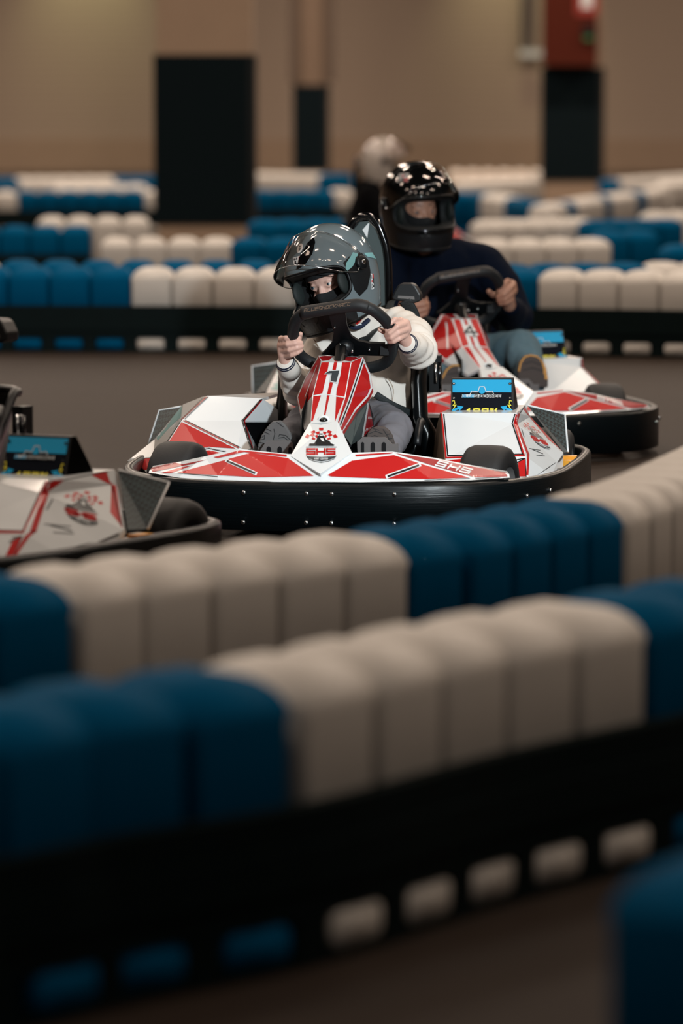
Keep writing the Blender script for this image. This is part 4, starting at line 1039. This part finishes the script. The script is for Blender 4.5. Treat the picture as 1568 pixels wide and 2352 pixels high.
for w, e in ((pts['wr'], e1), (pts['wl'], e2)):
    d = (e - w).normalized(); m = MB()
    m.tube([w - d * .018, w - d * .006, w + d * .02, w + d * .05], [.026, .031, .035, .037], 'hoodie', 24); cf = m.build('cuff', hood_o)
    m = MB(); m.tube([w - d * .016, w - d * .012], [.0275, .0295], 'cuff_stripe', 24); m.tube([w - d * .009, w - d * .006], [.0308, .0325], 'cuff_stripe', 24); m.build('cuff_band', cf) if False else m.build('cuff_band', hood_o)
m = MB(); m.tube(crom([K(790, 742, .985), K(812, 752, .965), K(830, 748, .97), K(846, 735, 1.0)], 5), .008, 'cuff_stripe', 8); m.tube(crom([K(793, 738, .975), K(813, 747, .957), K(830, 744, .963)], 5), .0022, 'white', 6); m.build('collar_band', hood_o)
m = MB(); m.tube(crom([K(720, 778, .93), K(735, 805, .93), K(744, 838, .94)], 5), .0016, 'concrete', 6); m.tube(crom([K(890, 868, .985), K(903, 895, .985), K(898, 935, .985)], 5), .0014, 'concrete', 6); m.build('seam', hood_o)
def kid_jeans(mb):
    chain(mb, [K(845, 975, 1.08), K(905, 985, .73), K(888, 1040, .53)], [.095, .060, .046])
    chain(mb, [K(830, 975, 1.08), K(700, 968, .78), K(650, 1020, .55)], [.095, .055, .044])
fuse('jeans', kid_jeans, .0065, 'jeans_grey', kid, 4, folds(.007, 14, 3))
def shoe(parent, outline, v, up, msole, mup, grooves, edge=None, fr=F1):
    P = [fr.K(x, y, v) for x, y in outline]; c = sum(P, Vector()) / len(P)
    m = MB(); m.prism(P, (0, .022, 0), msole)
    Q = [c + (p - c) * .93 + Vector((0, .022, 0)) for p in P]; R = [c + (p - c) * .55 + Vector((0, .085, up)) for p in P]; n = len(P)
    m.add(Q + R, [(i, (i + 1) % n, n + (i + 1) % n, n + i) for i in range(n)] + [tuple(range(n, 2 * n))], mup, False)
    o = m.build('shoe', parent)
    b = o.modifiers.new('bevel', 'BEVEL'); b.width = .005; b.segments = 3
    q = Panel(fr); q.b.quad(P, msole); bv = q.tree(); q.b = MB()
    for g_ in grooves: q.line('groove', g_, 1.7 if fr is F1 else 2.2, .001)
    if edge:
        q.line(edge, [(x, y) for x, y in outline[1:-1]], 7, .0015)
    for i, f in enumerate(q.d.f): q.b.quad([q.d.v[k] for k in f], q.d.mats[q.d.m[i]])
    if q.b.f: q.b.build('tread', o)
shoe(kid, [(840, 1046), (839, 1010), (844, 994), (853, 984), (866, 979), (882, 981), (893, 989), (900, 1000), (905, 1018), (906, 1046)], .40, -.01, 'sole_brown', 'jeans_grey',
     [[(848, 996), (862, 990), (878, 996)], [(846, 1006), (860, 1000), (874, 1006)], [(880, 987), (892, 1005), (898, 1025)], [(856, 984), (870, 988)], [(888, 998), (896, 996)], [(891, 1008), (900, 1007)], [(894, 1018), (903, 1017)]])
shoe(kid, [(589, 1046), (592, 1022), (600, 1000), (612, 982), (625, 968), (644, 966), (656, 978), (667, 996), (670, 1008), (662, 1024), (655, 1046)], .40, -.01, 'sole_grey', 'jeans_grey',
     [[(640, 1002), (642, 998), (656, 1000), (666, 1010)], [(640, 1006), (652, 1004), (662, 1012)], [(629, 986), (631, 996), (627, 1012)], [(602, 1004), (607, 1000), (607, 1008), (600, 1010)], [(612, 985), (622, 990)], [(607, 992), (618, 997)], [(596, 1016), (606, 1018)], [(636, 970), (650, 980)], [(594, 1026), (602, 1028)]])
ksh, KH = helmet(hk, 'helmet_grey', kid)
visor(hk, ksh, 47)
rd = math.radians
m = MB(); patch(m, KH, [(rd(2), .050), (rd(8), .085), (rd(22), .118), (rd(33), .128), (rd(34), .112), (rd(27), .082), (rd(15), .058)], 'black_gloss', .004); m.build('top_vent', ksh)
m = MB(); patch(m, KH, [(rd(-44), .050), (rd(-40), .085), (rd(-28), .118), (rd(-22), .128), (rd(-20), .112), (rd(-28), .082), (rd(-36), .058)], 'black_gloss', .004); m.build('top_vent', ksh)
for sgn in (1, -1):
    m = MB(); patch(m, KH, [(sgn * rd(62), .030), (sgn * rd(75), .042), (sgn * rd(100), .040), (sgn * rd(108), .010), (sgn * rd(104), -.030), (sgn * rd(90), -.070), (sgn * rd(72), -.085), (sgn * rd(66), -.060), (sgn * rd(66), -.010)], 'satin_black', .0012); m.build('side_cover', ksh)
    m = MB(); patch(m, KH, [(sgn * rd(66), .026), (sgn * rd(84), .050), (sgn * rd(92), .040), (sgn * rd(74), .010), (sgn * rd(60), .0)], 'mint', .002); m.build('mint_stripe', ksh)
    m = MB(); patch(m, KH, [(sgn * rd(104), .036), (sgn * rd(126), .028), (sgn * rd(132), .004), (sgn * rd(108), .022)], 'mint', .002); m.build('mint_stripe', ksh)
def aim(H, px, py, fr):
    """azimuth and height on the helmet that lie on a sight line"""
    best = None
    for a in range(-110, 111, 1):
        for z in range(-140, 150, 2):
            q = H(rd(a), z / 1000); w = fr.o + fr.U * q.x + fr.V * q.y + Vector((0, 0, q.z)); x, y = proj(w); e = math.hypot(x - px, y - py)
            n_ = H(rd(a), z / 1000, .01) - q
            if n_.y < 0 and (best is None or e < best[0]): best = (e, rd(a), z / 1000)
    return best[1], best[2]
m = MB()
ca_, cz = aim(KH, 691, 571, F1); patch(m, KH, [(ca_ + .105 * math.cos(t), cz + .0125 * math.sin(t)) for t in [i * math.pi / 10 for i in range(20)]], 'sticker_white', .0014)
for (a, b), (c, d) in zip([(1, 1), (-1, 1), (-1, 0), (1, 0), (1, -1)], [(-1, 1), (-1, 0), (1, 0), (1, -1), (-1, -1)]):
    p0 = Vector((ca_ + a * .022, cz + b * .0050)); p1 = Vector((ca_ + c * .022, cz + d * .0050)); w = .0013 if abs(p0.y - p1.y) < 1e-5 else 0
    if w: patch(m, KH, [(p0.x, p0.y + w), (p1.x, p1.y + w), (p1.x, p1.y - w), (p0.x, p0.y - w)], 'ink', .002)
    else: patch(m, KH, [(p0.x - .010, p0.y + .001), (p0.x + .010, p0.y + .001), (p1.x + .010, p1.y - .001), (p1.x - .010, p1.y - .001)], 'ink', .002)
m.build('size_sticker', ksh)
m = MB(); ba, bz = aim(KH, 690, 597, F1); brand_sticker(m, KH, ba, bz, .034, .0115, 0.0); m.build('brand_sticker', ksh)
m = MB(); ba, bz = aim(KH, 853, 648, F1); brand_sticker(m, KH, ba, bz, .026, .0085, 1.25); m.build('brand_sticker', ksh)
# belts on the child
def belt(name, pts_, w, par, mt='webbing', nrm=None):
    m = MB(); m.tube(crom(pts_, 6), [(w, .0015)] * ((len(pts_) - 1) * 6 + 1), mt, 8, flat=nrm); return m.build(name, par)
belt('lap_belt', [K(862, 906, .93), K(900, 930, .95), K(940, 948, .99), K(984, 968, 1.05)], .012, kid, nrm=(.25, -.1, 1))
belt('shoulder_belt', [K(900, 690, 1.13), K(880, 735, 1.04), K(850, 770, .965), K(820, 800, .955), K(795, 850, .96)], .017, kid, nrm=(1, 0, .5))
belt('shoulder_belt', [K(930, 690, 1.12), K(950, 730, 1.14), K(960, 800, 1.16)], .022, kid, nrm=(1, 0, 0))
m = MB(); m.tube([K(836, 722, .93), K(826, 736, .93), K(818, 744, .92)], .004, 'red', 8); m.tube([K(843, 708, .93), K(800, 745, .90)], .006, 'black', 8); m.build('chin_strap', kid)

# ------------------------------------------------------------------ the man in kart 2
K2 = F2.K
hm = HF(K2(957, 470, 1.0), -8, 2, 3, 1.04)
mp = {}
def man_body(mb):
    head_caps(mb, HF(hm(0, -.010, -.02), -8, 2, 3, .96))
    chain(mb, [hm(0, -.02, -.10), K2(985, 590, 1.12), K2(1000, 680, 1.16), K2(1030, 850, 1.12)], [.05, .05, .07, .07])
    w = hand_r(mb, 1.22); mp['wr'] = w
    chain(mb, [w, K2(1185, 728, .95), K2(1116, 612, 1.10), K2(1000, 610, 1.14)], [.025, .032, .04, .045])
    w = hand_l(mb, 1.22); mp['wl'] = w
    chain(mb, [w, K2(912, 730, .95), K2(900, 604, 1.07), K2(1000, 610, 1.14)], [.025, .032, .04, .045])
    chain(mb, [K2(1050, 845, 1.12), K2(1198, 800, .70), K2(1222, 865, .50)], [.06, .04, .026]); chain(mb, [K2(1010, 845, 1.12), K2(1000, 810, .70), K2(1042, 872, .50)], [.06, .04, .026])
man = fuse('person', man_body, .0042, 'skin_man', None, 4)
F2.place(man); tag(man, 'man in a dark navy sweater and black helmet driving the second kart', 'person', 'kart drivers')
mh = HF(hm(0, -.010, -.02), -8, 2, 3, .96)
eyes(mh, man, (-.1, -.05)); brows(mh, man, 'black'); balaclava(mh, man, .060, -.026, -.008)
def man_sweater(mb):
    for x, r in ((925, .10), (980, .12), (1035, .12), (1085, .10)): chain(mb, [K2(x, 610, 1.12), K2(x + 5, 690, 1.15), K2(x + 10, 830, 1.12)], [r * .8, r, r * .9])
    chain(mb, [K2(900, 598, 1.08), K2(985, 570, 1.13), K2(1115, 608, 1.12)], [.07, .06, .078])
    for sx, w, el in ((K2(1118, 610, 1.10), mp['wr'], K2(1185, 728, .95)), (K2(898, 600, 1.07), mp['wl'], K2(912, 730, .95))):
        chain(mb, [sx, sx.lerp(el, .5) + Vector((.012 if sx.x > 0 else -.012, 0, 0)), el], [.080, .074, .066]); chain(mb, [el, el.lerp(w, .5), w + (el - w) * .12], [.066, .054, .040])
fuse('sweater', man_sweater, .009, 'sweater', man, 5, folds(.008, 8, 5))
def man_jeans(mb):
    chain(mb, [K2(1050, 840, 1.12), K2(1198, 800, .70), K2(1222, 875, .48)], [.11, .072, .056]); chain(mb, [K2(1010, 840, 1.12), K2(1000, 810, .70), K2(1042, 880, .48)], [.11, .072, .056])
fuse('jeans', man_jeans, .009, 'jeans_blue', man, 5, folds(.006, 12, 9))
shoe(man, [(1192, 890), (1190, 850), (1194, 832), (1204, 818), (1218, 814), (1234, 817), (1246, 828), (1255, 846), (1259, 868), (1259, 890)], .40, -.01, 'sole_brown', 'sweater', [[(1204, 835), (1222, 830), (1240, 838)], [(1202, 850), (1222, 845), (1246, 852)]], 'sole_orange', F2)
shoe(man, [(1014, 895), (1016, 865), (1024, 848), (1038, 838), (1052, 837), (1064, 844), (1073, 858), (1078, 880), (1078, 895)], .40, -.01, 'sole_brown', 'sweater', [[(1028, 860), (1048, 856), (1064, 862)]], 'sole_orange', F2)
msh, MH = helmet(hm, 'helmet_black', man)
visor(hm, msh, 52)
m = MB(); ba, bz = aim(MH, 925, 410, F2); brand_sticker(m, MH, ba, bz, .034, .015, 0.0); m.build('brand_sticker', msh)
m = MB(); patch(m, MH, [(rd(52), .055), (rd(66), .078), (rd(74), .070), (rd(70), .050), (rd(60), .038)], 'mint', .002); m.build('mint_stripe', msh)
m = MB(); m.ball(hm(.02, .155, -.095), (.016, .006, .006), 'satin_black', 12, 8); m.build('chin_vent_cap', msh)
# ------------------------------------------------------------------ the far driver in white helmet
far = copy_tree(man); F4.place(far); far['label'] = 'distant driver with a white helmet and dark jacket, blurred behind the black helmet'
SW = {'helmet_black': 'helmet_white', 'sweater': 'dark_jacket', 'jeans_blue': 'dark_jacket'}
def recolour(o):
    if o.type == 'MESH':
        for sl in o.material_slots:
            if sl.material and sl.material.name in SW: n_ = sl.material.name; sl.link = 'OBJECT'; sl.material = MATS[SW[n_]]
    for ch in [k for k in bpy.data.objects if k.parent == o]: recolour(ch)
recolour(far)
